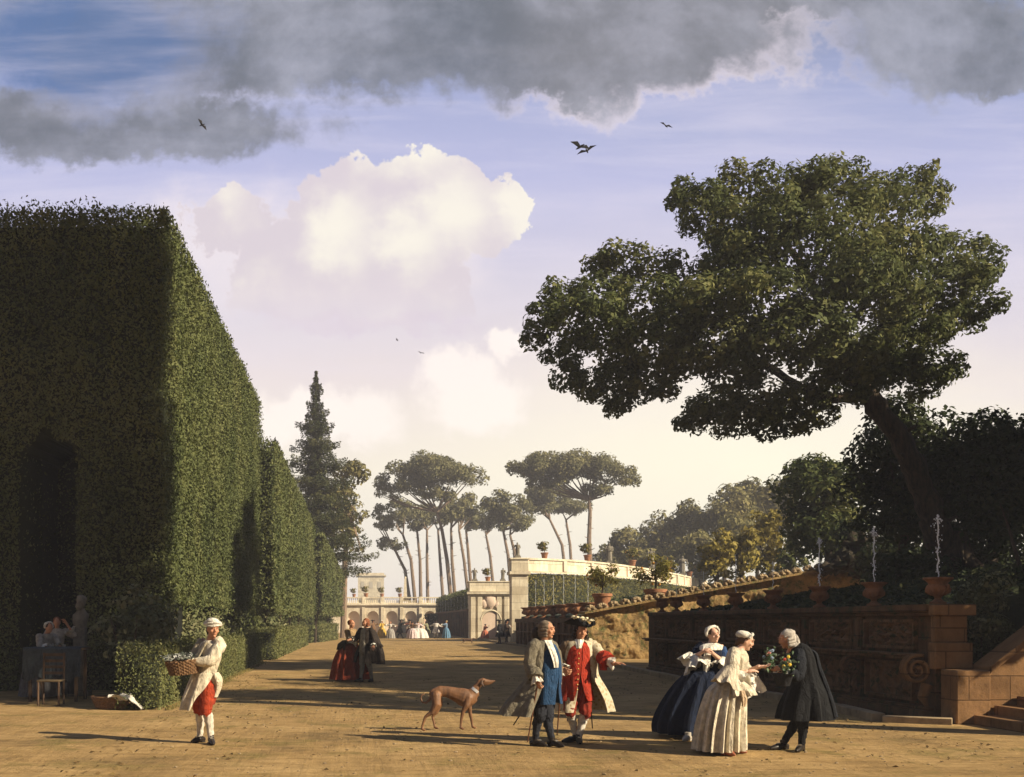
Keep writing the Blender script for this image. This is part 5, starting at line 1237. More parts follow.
    def body(s, head, yaw, neck, chest, pelvis, arms, legs, F, pitch=0, roll=0, skin=SKIN, voxel=.013, hands=True, hk=1.0):
        """arms/legs: lists of (shoulder, elbow, wrist, hand dir, palm normal, curl, thumb) / (hip, knee, ankle)"""
        mb, ex = MB(), MB(); s.F = Vector((F[0], F[1], 0)).normalized(); f = s.F; S = Vector((f.y, -f.x, 0))
        s.head_parts(mb, ex, head, yaw, pitch, hk, roll)
        mb.tube([neck - Vector((0, 0, .06)), neck, Vector(head) - s.HB @ Vector((0, .015, .06))], [.062, .054, .052], 10)
        k = interp([(*pelvis, .150, .10), (*(pelvis.lerp(chest, .45)), .125, .085), (*chest, .150, .10), (*(chest.lerp(neck, .6)), .15, .08), (*neck, .05, .05)], 12)
        mb.shell([Vector(r[:3]) for r in k], k[:, 3], k[:, 4], f, n=20, th=.9, upright=False)
        mb.tube([pelvis - Vector((0, 0, .06)), pelvis, pelvis.lerp(chest, .5), chest, chest.lerp(neck, .6)], [.10, .10, .085, .095, .07], 10, round_ends=True)
        for a in arms:
            mb.tube([chest.lerp(neck, .55), a[0], a[0].lerp(a[1], .5), a[1], a[1].lerp(a[2], .4), a[2]], [.05, .055, .048, .038, .038, .026], 9, round_ends=True)
            if hands and len(a) > 3: s.hand(ex, a[2], a[3], a[4], .175, a[5] if len(a) > 5 else .6, a[6] if len(a) > 6 else 1)
        for l in legs:
            bk = (l[1] - (l[0] + l[2]) / 2) * .0 - f * .018
            mb.tube([pelvis, l[0], l[0].lerp(l[1], .5), l[1], l[1].lerp(l[2], .35) + bk, l[2]], [.09, .085, .072, .052, .054, .034], 10, round_ends=True)
        me = remesh(mb, [skin, EYEW, EYED, LIP], voxel, ex); return link('body', me, s.root)
    def part(s, name, fn, mat, smooth=True, parent=None):
        mb = MB(); fn(mb); return mb.build(name, mat, parent or s.root, smooth)
    def sheath(s, name, keys, mat, F=None, a0=None, a1=None, m=18, amp_k=9, th=.014, n=48, ph=0, upright=True, parent=None):
        """keys rows: px, py, dy, rx, ry, fold"""
        rows = [(*s.q(k[0], k[1], k[2]), k[3], k[4], k[5]) for k in keys]; K = interp(rows, m)
        A0 = A1 = None
        if a0 is not None:
            A0 = interp([[v] for v in a0], m)[:, 0] if hasattr(a0, '__len__') else a0; A1 = interp([[v] for v in a1], m)[:, 0] if hasattr(a1, '__len__') else a1
        return s.part(name, lambda mb: mb.shell([Vector(r[:3]) for r in K], np.maximum(K[:, 3], .01), np.maximum(K[:, 4], .01), F or s.F, A0, A1, th, K[:, 5], amp_k, n, 0, ph, upright), mat, parent=parent)
    def sleeve(s, pts, rad, mat, name='sleeve', seg=14, parent=None):
        K = interp([(*p, r) for p, r in zip(pts, rad)], 14); mb = MB()
        mb.tube([Vector(r[:3]) + Vector((noise.noise(Vector((i * .9, r[3] * 30, 1))), 0, noise.noise(Vector((i * 1.1, 7, r[3] * 20))))) * .008 for i, r in enumerate(K)], [r[3] * (1 + .07 * math.sin(i * 2.3)) for i, r in enumerate(K)], seg)
        return mb.build(name, mat, parent or s.root)
    def ruffle(s, a, d, r0, r1, L, mat=LACE, name='ruffle', parent=None, amp=.16):
        d = Vector(d).normalized(); mb = MB(); a = Vector(a); rows = []
        n, m = 36, 6; up = d.orthogonal().normalized(); sd = d.cross(up); vs = []; fs = []
        for j in range(m + 1):
            t = j / m; r = r0 + (r1 - r0) * t
            for i in range(n): an = 2 * PI * i / n; k = 1 + amp * t * (math.sin(7 * an) + .6 * math.sin(11 * an + 1)); vs.append(a + d * L * t * (1 + .12 * t * math.sin(5 * an + 2)) + up * math.cos(an) * r * k + sd * math.sin(an) * r * k - Vector((0, 0, .25 * L * t * t)))
        for j in range(m):
            for i in range(n): q = (i + 1) % n; fs.append((j * n + i, j * n + q, (j + 1) * n + q, (j + 1) * n + i))
        mb.add(vs, fs); mb.add([v + (a - v).normalized() * .006 for v in vs], [f[::-1] for f in fs]); return mb.build(name, mat, parent or s.root)
    def shoe(s, ankle, toe, mat=SHOE, buckle=True, heel=True):
        a = Vector(ankle); t = Vector(toe); d = Vector((t.x - a.x, t.y - a.y, 0)); L = max(d.length, .05); d = d.normalized(); g = 0.0
        b0 = Vector((a.x, a.y, 0)); mb = MB()
        pts = [b0 - d * .055 + Vector((0, 0, .045)), b0 + Vector((0, 0, .055)), b0 + d * L * .5 + Vector((0, 0, .042)), b0 + d * L * .85 + Vector((0, 0, .030)), b0 + d * (L + .02) + Vector((0, 0, .026))]
        mb.tube(pts, [.034, .042, .043, .036, .018], 10, 0, 1.0, round_ends=True); mb.tube([b0 + Vector((0, 0, .05)), a + Vector((0, 0, .03))], [.044, .042], 10)
        if heel: mb.box((b0 - d * .04 + Vector((0, 0, .02)))[:], (.028, .028, .02), math.atan2(d.y, d.x))
        for i, v in enumerate(mb.v): mb.v[i] = (v[0], v[1], max(v[2], .004))
        o = mb.build('shoe', mat, s.root)
        if buckle: b = MB(); b.box((b0 + d * L * .42 + Vector((0, 0, .085)))[:], (.02, .02, .006), math.atan2(d.y, d.x)); b.build('buckle', SILV, o)
        return o
    def leg(s, hip, knee, ankle, breech, stock, toe, shoe=SHOE, cut=.15, buckle=True):
        kc = knee.lerp(ankle, cut); bk = -s.F * .018
        s.sleeve([hip, hip.lerp(knee, .5), knee, kc], [.115, .105, .082, .066], breech, 'breeches')
        s.sleeve([knee, knee.lerp(ankle, .3) + bk, knee.lerp(ankle, .65) + bk * .6, ankle - Vector((0, 0, .01))], [.060, .066, .050, .043], stock, 'stocking')
        s.shoe(ankle, toe, shoe, buckle)
    def hair(s, mat, fn, name='hair'):
        mb = MB(); fn(mb, s.HP, s.HB); return mb.build(name, mat, s.root)
def wig(mb, P, B, tail=True, k=1.0):
    mb.ell(P(0, -.030, .046), (.084 * k, .096 * k, .082 * k), B, 24, 18, 0, .16, 2); mb.ell(P(0, -.06, -.02), (.080 * k, .062 * k, .10 * k), B, 20, 14, 0, .3, 5)
    for sx in (-1, 1):
        for z in (.0, -.04, -.075): mb.tube([P(sx * .080, -.055, z), P(sx * .086, .018, z)], [.021 * k, .021 * k], 8, round_ends=True)
RAISE = [((.34, .12, 1.26), (.58, .24, 1.22)), ((.36, .0, 1.30), (.60, .16, 1.42)), ((.33, .2, 1.18), (.55, .36, 1.14)), ((.36, .05, 1.36), (.60, .2, 1.30))]
def arms_(i, j): e, h = RAISE[i]; e2, h2 = RAISE[j]; return ((e, h), ((-e2[0], e2[1], e2[2]), (-h2[0], h2[1], h2[2])))
def tricorn(s, mat, plume=True, feather=None, trim=None):
    P, B = s.HP, s.HB
    def f(mb):
        mb.ell(P(0, -.01, .105), (.085, .10, .055), B, 16, 10)
        n, m = 48, 6; vs = []; fs = []
        for j in range(m + 1):
            t = j / m
            for i in range(n):
                a = 2 * PI * i / n; tri = .5 + .5 * math.cos(3 * a); r = .085 + t * (.055 + .105 * tri); up = t * t * (.115 * (1 - tri) ** 1.2 + .015)
                vs.append(P(r * math.sin(a), -.01 + r * math.cos(a), .075 + up))
        for j in range(m):
            for i in range(n): q = (i + 1) % n; fs.append((j * n + i, j * n + q, (j + 1) * n + q, (j + 1) * n + i))
        mb.add(vs, fs); mb.add([v + B @ Vector((0, 0, -.007)) for v in vs], [x[::-1] for x in fs])
    o = s.part('hat', f, mat)
    if plume:
        def g(mb):
            for k in range(16):
                a = random.uniform(-1.9, 1.9); c = P(.13 * math.sin(a), -.01 + .13 * math.cos(a), .175 + random.uniform(-.015, .02)); mb.ell(c, (.030, .026, .018), None, 7, 5, 0, .5, k)
        s.part('plume', g, feather or WHT, parent=o)
    return o

# ======================= the man with the basket
f = Fig(206, 743, 'man in a white turban and red breeches carrying a wicker basket'); q = f.q
shL, shR = q(219, 640, -.10), q(203, 641, .10); F = (-.75, -.66)
f.body(q(213, 629, -.02), R(-62), q(210, 640), q(208, 655), q(205, 681), [(shL, q(211, 659, -.24), q(192, 661, -.22), (-1, -.1, -.05), (0, .3, -1), .9, -1), (shR, q(195, 657, .02), q(184, 663, -.10), (-1, -.3, .0), (0, .2, -1), .9, 1)],
       [(q(208, 684, -.06), q(206, 710, -.12), q(211, 736.5, -.10)), (q(201, 684, .06), q(199, 709, .04), q(200, 735, .08))], F, 0, .06)
CRM = cloth((.62, .54, .40)); RED = cloth((.33, .042, .014)); STK = cloth((.62, .56, .46)); GRB = cloth((.34, .29, .20))
f.leg(q(208, 684, -.06), q(206, 710, -.12), q(211, 736.5, -.10), RED, STK, q(213, 743, -.28)); f.leg(q(201, 684, .06), q(199, 709, .04), q(200, 735, .08), RED, STK, q(193, 742, .0))
f.sheath('breeches', [(206, 672, 0, .17, .13, .01), (205, 684, 0, .185, .15, .02), (204, 697, 0, .175, .16, .03), (203.5, 704, 0, .16, .14, .04)], RED, amp_k=5)
f.sheath('shirt', [(210, 640, 0, .08, .07, 0), (210, 645, 0, .20, .12, .02), (209, 657, -.0, .205, .15, .03), (206, 670, 0, .175, .14, .04), (205, 676, 0, .18, .15, .05)], CRM, amp_k=6)
f.sheath('coat', [(205, 672, 0, .19, .16, .02), (203, 684, 0, .24, .20, .05), (200.5, 697, 0, .24, .24, .09), (198, 709, 0, .235, .25, .12)], CRM, F=(-.75, -.66), a0=[-1.6, -1.2, -.75, -.6], a1=[.9, .85, .75, .7], amp_k=7, n=44)
f.sheath('coat_tail', [(214, 672, -.1, .06, .06, .05), (216, 678, -.1, .075, .075, .1), (217, 687, -.08, .05, .05, .2), (215, 697, -.08, .02, .03, .2)], CRM, amp_k=4)
f.sleeve([shL + Vector((-.03, 0, .02)), shL + Vector((.02, -.03, -.06)), q(216, 652, -.2), q(211, 660, -.25), q(202, 661.5, -.25), q(193, 661.5, -.22)], [.06, .085, .083, .078, .066, .052], CRM)
f.sleeve([shR, q(198, 650, .06), q(195, 657, .02), q(187, 662, -.08)], [.075, .078, .07, .05], GRB)
f.sheath('lapel', [(205, 642, -.10, .05, .02, 0), (198, 655, -.12, .06, .025, .1), (190, 672, -.16, .05, .02, .1)], GRB, amp_k=4, m=10)
def turban(mb, P, B):
    mb.ell(P(0, -.02, .075), (.105, .122, .062), B, 20, 12, 0, .12, 3); mb.ell(P(-.0, -.03, .115), (.085, .095, .04), B, 16, 8, 0, .2, 5)
    for z, r in ((.052, .103), (.078, .11), (.10, .10)): mb.tube([P(r * math.cos(a), -.015 + r * 1.12 * math.sin(a), z + .012 * math.sin(a * 2 + z * 60)) for a in [k * PI / 12 for k in range(25)]], [.018] * 25, 6)
f.hair(WHT, turban, 'turban')
f.hair(plain('dark_hair', (.03, .02, .014), .7), lambda mb, P, B: mb.ell(P(0, -.05, -.0), (.082, .062, .10), B, 14, 10, 0, .15, 1))
bl = f.root.location; b1 = q(184, 673.5, -.20) + bl
bk = basket(b1, .215, .165, .185, 'oval wicker basket of silvery greens held by the turbaned man', tilt=(R(4), R(-6), R(12)))
SLV = leafmat('silver_leaf', (.03, .04, .03), (.14, .15, .12), (.5, .5, .46), .1)
P = np.array([(random.gauss(-.05, .11), random.gauss(0, .08), .20 + random.random() * .07) for _ in range(240)]); V = leaves(P, np.tile((0, -.5, 1.), (240, 1)), .055, .5, .7)
foliage('greens', [(*V, 0)], [SLV], bk)

# ======================= gentleman in the grey coat
f = Fig(543, 746.5, 'gentleman in a grey coat and blue waistcoat leaning on a cane'); q = f.q; F = (.72, -.69)
GRY = cloth((.17, .148, .105)); BLU = cloth((.016, .052, .12)); NAVY = cloth((.018, .020, .028))
shR, shL = q(534.5, 644, -.10), q(551, 644, .12)
f.body(q(547, 630.5, -.02), R(-28), q(545, 642), q(545, 660), q(542, 690), [(shR, q(530, 666, -.16), q(537.5, 681, -.30), (.15, -.3, -1), (.9, .3, .1), 1.3, 1), (shL, q(556, 664, .16), q(556, 682, .1), (0, -.2, -1), (-1, 0, 0), .8, -1)],
       [(q(539, 692, -.07), q(540, 716, -.10), q(535.5, 738, -.04)), (q(545, 692, .07), q(548, 716, .0), q(552, 740, -.08))], F, -.02)
f.leg(q(539, 692, -.07), q(540, 716, -.10), q(535.5, 738, -.04), NAVY, NAVY, q(545, 744, -.12)); f.leg(q(545, 692, .07), q(548, 716, .0), q(552, 740, -.08), NAVY, NAVY, q(562, 746, -.22))
f.sheath('waistcoat', [(546, 642, -.01, .075, .07, 0), (546, 647, 0, .17, .12, .01), (548, 660, -.02, .19, .155, .015), (548, 676, -.03, .19, .17, .02), (547, 690, -.02, .20, .17, .03), (547, 704, -.02, .215, .185, .06)], BLU, a0=[.03, .03, .03, .03, .16, .34], a1=[2 * PI - .03] * 4 + [2 * PI - .16, 2 * PI - .34], amp_k=7)
f.sheath('coat', [(545, 641, 0, .085, .08, 0), (544, 644.5, .0, .195, .12, .01), (542.5, 660, .0, .215, .165, .015), (540, 677, .01, .205, .175, .03), (535, 692, .02, .275, .25, .06), (531, 704, .03, .34, .32, .09), (528, 715, .04, .38, .36, .11)], GRY,
         a0=[.30, .30, .45, .50, .62, .75, .85], a1=[2 * PI - .30, 2 * PI - .30, 2 * PI - .5, 2 * PI - .6, 2 * PI - .75, 2 * PI - .85, 2 * PI - .9], amp_k=8, n=64)
f.sleeve([shR + Vector((.05, 0, .03)), shR + Vector((-.01, -.02, -.04)), q(530.5, 657, -.15), q(530, 667, -.18), q(534, 675, -.26)], [.06, .088, .08, .078, .082], GRY); f.sleeve([q(532.5, 671, -.23), q(536, 678, -.29)], [.092, .10], GRY, 'cuff')
f.sleeve([shL + Vector((-.05, 0, .03)), shL + Vector((.01, .02, -.04)), q(556, 657, .16), q(556.5, 667, .15), q(556, 678, .11)], [.06, .085, .08, .078, .082], GRY)
f.ruffle(q(535.5, 676, -.28), (.25, -.3, -1), .052, .075, .08); f.ruffle(q(556, 678, .11), (0, -.1, -1), .05, .07, .07)
f.sheath('cravat', [(547, 640.5, -.05, .062, .06, .05), (549, 644, -.11, .055, .035, .12), (552, 651, -.17, .048, .03, .2), (555, 660, -.20, .042, .028, .25), (556, 668, -.19, .03, .02, .3)], LACE, amp_k=5, m=14)
HG_ = plain('powdered_hair', (.15, .115, .08), .8, 0, .4, 30); DH = plain('dark_hair', (.03, .02, .014), .7)
f.hair(HG_, wig); f.hair(DH, lambda mb, P, B: (mb.ell(P(.01, -.15, -.055), (.06, .05, .095), B, 14, 10, 0, .15, 4), mb.ell(P(0, -.13, .0), (.05, .04, .035), B, 10, 6)), 'wig_bag')
def stick(a, b, r, label, knob=True, name='walking_cane', mat=None):
    mb = MB(); a, b = Vector(a), Vector(b); mb.tube([Vector((0, 0, 0)), a - b], [r * .7, r], 8)
    if knob: mb.ell(a - b, (r * 1.7,) * 3, None, 10, 8)
    o = mb.build(name, mat or CANE, None); o.location = b; return tag(o, label, 'sword' if 'sword' in name else 'cane')
CANE = plain('cane_wood', (.12, .05, .025), .4); STEEL = plain('scabbard', (.05, .035, .025), .4)
rl = f.root.location
stick(q(538.6, 678, -.33) + rl, q(527.5, 742.5, -.22) + rl, .012, 'reddish walking cane under the right hand of the grey coated man')
stick(q(531, 698, .12) + rl, q(513.5, 725.5, .40) + rl, .012, 'sword in its scabbard jutting behind the grey coat', False, 'small_sword', STEEL)

# ======================= gentleman in the pale coat and red waistcoat
f = Fig(578, 742.5, 'gentleman in a pale brocade coat, red waistcoat and black plumed hat pointing right'); q = f.q; F = (.12, -1)
PALE = brocade((.50, .43, .30), (.34, .26, .13)); RED2 = cloth((.34, .030, .012)); RED3 = cloth((.24, .024, .010)); PALE_SHADED = cloth((.17, .115, .065))
shR, shL = q(569, 643, .02), q(591, 643, .02)
f.body(q(581, 631, -.02), R(-80), q(579.5, 641), q(579, 657), q(577, 688), [(shR, q(559.5, 660, .06), q(563, 669, -.18), (.5, -.6, -.3), (.6, .5, 0), 1.1, -1), (shL, q(601, 656, -.08), q(613.5, 663.5, -.30), (.95, -.25, .1), (0, -.1, -1), .35, -1)],
       [(q(572, 690, 0), q(570, 710, -.10), q(575.5, 733, .02)), (q(583, 690, 0), q(585.5, 712, -.08), q(579, 736, -.06))], F, -.12, .10)
f.leg(q(572, 690, 0), q(570, 710, -.10), q(575.5, 733, .02), RED3, STK, q(564, 739.5, -.02)); f.leg(q(583, 690, 0), q(585.5, 712, -.08), q(579, 736, -.06), RED3, STK, q(580, 744, -.26))
f.sheath('waistcoat', [(579.5, 641, -.01, .07, .065, 0), (579.5, 646, -.01, .165, .12, .01), (578.5, 659, -.02, .175, .155, .015), (577, 674, -.03, .185, .16, .02), (576.5, 686, -.02, .205, .18, .04), (576.5, 700, -.02, .225, .20, .08)], RED2, a0=[.03, .03, .03, .03, .2, .45], a1=[2 * PI - .03] * 4 + [2 * PI - .2, 2 * PI - .45], amp_k=7)
f.sheath('breeches', [(577, 682, 0, .165, .13, .01), (577, 690, 0, .17, .135, .02), (577, 697, 0, .165, .13, .02)], RED3, amp_k=4, m=8)
f.sheath('coat', [(579.5, 640, .01, .085, .075, 0), (580, 643.5, .01, .205, .12, .01), (580.5, 658, .02, .225, .155, .015), (581, 674, .03, .235, .17, .03), (583, 688, .05, .30, .24, .06), (584.5, 700, .06, .345, .29, .08), (585, 711, .07, .365, .32, .10)], PALE,
         a0=[.28, .28, .34, .42, .52, .66, .76], a1=[2 * PI - .28, 2 * PI - .32, 2 * PI - .40, 2 * PI - .46, 2 * PI - .5, 2 * PI - .58, 2 * PI - .64], amp_k=8, n=64)
f.sleeve([shL + Vector((-.06, 0, .03)), shL + Vector((.02, 0, -.04)), q(597, 650, -.03), q(601, 656, -.08), q(605, 659, -.16)], [.06, .088, .083, .08, .085], PALE); f.sleeve([q(602.5, 657, -.12), q(607, 660.5, -.20)], [.098, .112], RED2, 'cuff')
f.sheath('cuff_flap', [(603, 658, -.16, .035, .06, 0), (603, 664, -.16, .045, .07, .06), (603.5, 670, -.16, .04, .06, .1)], RED2, amp_k=4, m=8)
f.sleeve([shR + Vector((.06, 0, .03)), shR + Vector((-.02, 0, -.04)), q(563, 652, .05), q(559.5, 660, .06), q(561, 665, -.06)], [.06, .088, .082, .08, .082], PALE_SHADED)  # brown paints the shaded side of the pale coat into this sleeve
f.ruffle(q(607.5, 661, -.21), (.9, -.3, -.2), .05, .085, .085); f.ruffle(q(561.5, 666, -.09), (.3, -.8, -.4), .05, .085, .08)
f.sheath('cravat', [(579.5, 639, -.04, .062, .062, .04), (579.5, 643, -.10, .045, .03, .15), (579, 648, -.13, .03, .02, .2)], LACE, amp_k=5, m=10)
GOLD = plain('gold_button', (.55, .38, .12), .4, .6)
f.part('buttons', lambda mb: [mb.ell(q(579.2 - k * .25, 648 + k * 5.2, -.165 - .012 * min(k, 3)), (.011, .008, .011), None, 8, 6) for k in range(9)], GOLD)
f.hair(DH, lambda mb, P, B: (wig(mb, P, B), mb.ell(P(0, -.12, -.06), (.05, .045, .08), B)))
tricorn(f, BLK, True, plain('plume_feathers', (.62, .55, .36), .9, 0, .6, 40)); rl = f.root.location
stick(q(562, 671, -.34) + rl, q(557, 735, -.12) + rl, .012, 'dark walking cane between the two gentlemen'); stick(q(590, 696, .10) + rl, q(592.5, 728, .34) + rl, .012, 'dark sword hanging behind the pale brocade coat', False, 'small_sword', STEEL)

# ======================= lady in blue
f = Fig(700, 738, 'lady in a dark blue gown with white lace sleeves and cap'); q = f.q; F = (.25, -.95)
DBL = cloth((.006, .012, .032)); MBL = cloth((.022, .055, .145))
shR, shL = q(702.5, 646, .02), q(721.5, 648, .02)
f.body(q(713, 635.5, -.02), R(-72), q(711.5, 644.5), q(711, 657), q(708, 680), [(shR, q(693, 659, -.06), q(703, 652, -.24), (.8, -.2, .3), (-.2, .3, -.6), .9, -1), (shL, q(723, 663, -.05), q(712, 653.5, -.24), (-.7, -.2, .45), (.2, .3, -.6), .9, 1)],
       [(q(704, 682, 0), q(700, 708, 0), q(695, 732, 0)), (q(711, 682, 0), q(712, 708, 0), q(709, 733, 0))], F, 0, -.12, SKINP)
f.sheath('bodice', [(711.5, 649, -.02, .14, .10, 0), (711, 655, -.02, .16, .135, .01), (709.5, 664, -.01, .13, .11, .01), (708, 672, -.01, .125, .105, .01)], DBL, m=10)
f.sheath('skirt', [(708, 668, 0, .13, .12, .01), (704, 675, .02, .28, .24, .03), (700, 690, .06, .40, .36, .06), (695, 710, .10, .49, .44, .075), (692, 724, .12, .51, .47, .08), (691, 733, .12, .49, .46, .08)], DBL, amp_k=13, n=90, m=22)
f.sheath('overgown', [(714, 644, .03, .10, .08, 0), (713.5, 649, .03, .19, .13, .01), (713, 660, .03, .18, .14, .02), (711, 670, .03, .17, .15, .03), (709, 684, .05, .31, .28, .05), (708, 699, .07, .38, .35, .07)], MBL, a0=[.5, .6, .7, .9, 1.0, 1.2], a1=[4.2, 4.3, 4.2, 4.0, 3.6, 3.4], n=50)
f.sleeve([shR, q(697, 652, 0), q(693.5, 659, -.06)], [.07, .07, .07], DBL); f.sleeve([shL + Vector((-.03, 0, .01)), q(723, 655, .0), q(724.5, 664, -.04)], [.075, .078, .08], MBL)
f.ruffle(q(694, 657, -.05), (.10, -.35, -.5), .075, .17, .17, amp=.2); f.ruffle(q(692, 655, -.02), (-.5, -.2, -.6), .06, .13, .12, amp=.2); f.ruffle(q(723, 661, -.06), (-.35, -.45, -.35), .07, .12, .17, amp=.2)
f.sheath('kerchief', [(712, 643.5, -.01, .07, .06, .03), (711.5, 646, -.03, .165, .115, .05), (711, 648.5, -.04, .175, .125, .07), (710.5, 650.5, -.05, .165, .13, .09)], LACE, amp_k=7, m=12)
f.sheath('lace_front', [(708, 652, -.15, .035, .02, .2), (707, 660, -.17, .045, .02, .25), (706.5, 669, -.16, .035, .018, .3), (706, 676, -.17, .016, .012, .3)], LACE, amp_k=4, m=12)
def capf(mb, P, B):
    mb.ell(P(0, -.045, .045), (.088, .082, .085), B, 16, 12, 0, .1, 3); mb.tube([P(.10 * math.cos(a), -.005 + .02 * math.sin(a), .035 + .085 * math.sin(a)) for a in [-.5 + k * (PI + 1) / 16 for k in range(17)]], [.018 + .006 * (k % 2) for k in range(17)], 7)
BRH = plain('brown_hair', (.07, .035, .018), .6)
f.hair(BRH, lambda mb, P, B: mb.ell(P(0, -.02, .04), (.082, .092, .080), B, 16, 10, 0, .08, 2)); f.hair(WHT, capf, 'cap'); f.shoe(q(688, 735, -.46), q(684, 738, -.56), plain('pale_shoe', (.4, .36, .3), .5), False)

# ======================= lady in white
f = Fig(725, 752.5, 'lady in a white striped gown seen from the side, reaching out for flowers'); q = f.q; F = (.93, -.35)
WG_ = cloth((.60, .53, .40)); WS = cloth((.60, .52, .39))
shR, shL = q(735, 652, -.12), q(738, 652, .13)
f.body(q(745.5, 640.5, 0), R(-8), q(740, 648), q(737, 660), q(729, 684), [(shR, q(731, 673, -.20), q(746, 671.5, -.20), (.95, .0, .2), (0, .3, -1), .35, 1), (shL, q(745, 672, .12), q(758.5, 666.5, -.02), (1, -.1, .1), (0, -.1, 1), .35, 1)],
       [(q(728, 686, -.08), q(730, 715, -.06), q(723, 746, -.10)), (q(731, 686, .08), q(734, 715, .06), q(732, 746, .08))], F, -.28, 0, SKINP)
f.sheath('bodice', [(739.5, 648.5, 0, .095, .085, 0), (738, 653, 0, .17, .125, .01), (736.5, 662, 0, .16, .14, .015), (733, 673, 0, .13, .115, .015), (731, 681, 0, .135, .12, .02)], WG_, m=14, upright=False)
f.sheath('skirt', [(731, 679, 0, .14, .12, .01), (727.5, 687, .02, .27, .22, .04), (724, 702, .05, .37, .26, .07), (721, 722, .07, .44, .29, .085), (719.5, 740, .08, .47, .31, .095), (719, 748, .08, .48, .315, .095)], WG_, amp_k=19, n=110, m=24)
f.sheath('peplum', [(731, 679, 0, .14, .125, .02), (732, 684, -.01, .22, .19, .06), (733, 690, -.02, .28, .24, .12), (734, 694, -.02, .29, .25, .14)], WG_, a0=[-2.2] * 4, a1=[1.6] * 4, amp_k=10, m=10)
f.sleeve([shR + Vector((.0, .02, .02)), q(733.5, 660, -.18), q(731, 671, -.22)], [.07, .082, .085], WG_); f.ruffle(q(732, 668, -.22), (-.42, -.1, -.75), .09, .165, .19, WS, 'sleeve_cuff', amp=.08); f.ruffle(q(735, 672, -.2), (.6, 0, -.5), .05, .10, .10)
f.sleeve([shL, q(742, 662, .15), q(746, 671, .12)], [.07, .08, .08], WG_); f.ruffle(q(746, 670, .10), (.35, -.05, -.9), .08, .15, .24, amp=.2)
f.sheath('sash_end', [(742, 690, -.24, .05, .03, .1), (744, 698, -.28, .065, .035, .15), (744, 706, -.30, .04, .02, .2)], cloth((.52, .38, .24)), amp_k=4, m=10)
def cap2(mb, P, B):
    mb.ell(P(0, -.035, .06), (.088, .105, .062), B, 18, 10, 0, .12, 4); mb.tube([P(.085 * math.cos(a), .02 + .035 * math.sin(a), .05 + .055 * math.sin(a)) for a in [-.3 + k * (PI + .6) / 14 for k in range(15)]], [.016 + .006 * (k % 2) for k in range(15)], 7)
f.hair(BRH, lambda mb, P, B: (mb.ell(P(0, -.03, .02), (.080, .088, .085), B, 16, 10, 0, .08, 2), mb.ell(P(0, -.085, -.03), (.05, .04, .06), B, 12, 8, 0, .1, 3))); f.hair(WHT, cap2, 'cap')
f.part('choker', lambda mb: mb.tube([q(738, 648.5, .05), q(740.2, 648.8, -.055), q(743, 647, 0)], [.012] * 3, 6), BLK)
PSH = plain('red_shoe', (.30, .10, .05), .5); f.shoe(q(727, 750, -.30), q(733, 752.5, -.38), PSH, False); f.shoe(q(737, 748, -.06), q(744, 750.5, -.1), PSH, False)

# ======================= bowing man in black
f = Fig(797, 750, 'bowing man in a black coat and cloak offering flowers'); q = f.q; F = (-.88, -.48)
BK2 = cloth((.006, .0065, .008)); BK3 = cloth((.008, .010, .015))
shN, shF = q(799, 653, -.16), q(797, 652, .14)
f.body(q(786.5, 639, 0), R(186), q(792, 646), q(799, 659), q(808, 692), [(shN, q(797, 676, -.26), q(785, 670, -.32), (-.9, -.1, .3), (.2, .6, -.6), .9, 1), (shF, q(784, 668, .10), q(774.5, 668.5, -.06), (-1, -.1, -.05), (0, 0, 1), .5, 1)],
       [(q(806, 694, -.08), q(802, 722, -.12), q(801.5, 745, -.10)), (q(808, 694, .08), q(796, 720, .06), q(783.5, 742, .06))], F, -.22, 0, SKIN)
f.leg(q(806, 694, -.08), q(802, 722, -.12), q(801.5, 745, -.10), BK2, BK2, q(797, 752, -.26)); f.leg(q(808, 694, .08), q(796, 720, .06), q(783.5, 742, .06), BK2, BK2, q(772, 748, -.02))
f.sheath('coat', [(793, 646, 0, .09, .08, 0), (796.5, 650.5, 0, .19, .13, .01), (800, 662, 0, .20, .165, .02), (804, 678, 0, .19, .18, .03), (806, 694, 0, .25, .27, .06), (806, 708, .0, .29, .33, .09), (806, 719, .0, .31, .36, .10)], BK2, amp_k=9, n=60, m=22, upright=False)
f.sheath('cloak', [(797, 647, .03, .11, .10, .0), (802, 652, .04, .19, .15, .02), (806, 666, .05, .18, .17, .05), (809, 684, .06, .22, .21, .09), (811, 703, .07, .27, .25, .12), (812, 716, .08, .29, .28, .13)], BK3, a0=[1.2] * 6, a1=[2 * PI - 1.6] * 6, amp_k=11, n=60, m=22)
f.sleeve([shN + Vector((.02, .04, .02)), q(799.5, 664, -.24), q(797, 676, -.28), q(789, 672, -.32)], [.07, .085, .085, .078], BK3); f.sleeve([shF, q(789, 661, .13), q(784, 668, .10), q(778, 668.6, .0)], [.07, .08, .075, .065], BK2)
f.ruffle(q(788.5, 671.5, -.32), (-.9, -.1, .3), .04, .055, .05); f.ruffle(q(778.5, 668.6, 0), (-1, -.1, 0), .04, .055, .05)
f.part('collar', lambda mb: mb.tube([q(789.5, 645.5, -.07), q(789, 648, .0), q(790.5, 646, .08)], [.018] * 3, 7), WHT)
WH2 = plain('grey_wig', (.40, .36, .31), .85, 0, .4, 40)
f.hair(WH2, lambda mb, P, B: (wig(mb, P, B), mb.ell(P(0, -.10, -.05), (.09, .05, .10), B, 14, 10, 0, .25, 2), [mb.ell(P(sx * .07, -.06 - .02 * k, -.09 - .02 * k), (.04, .05, .04), B, 10, 8, 0, .3, k) for sx in (-1, 1) for k in range(3)]))
rl = f.root.location
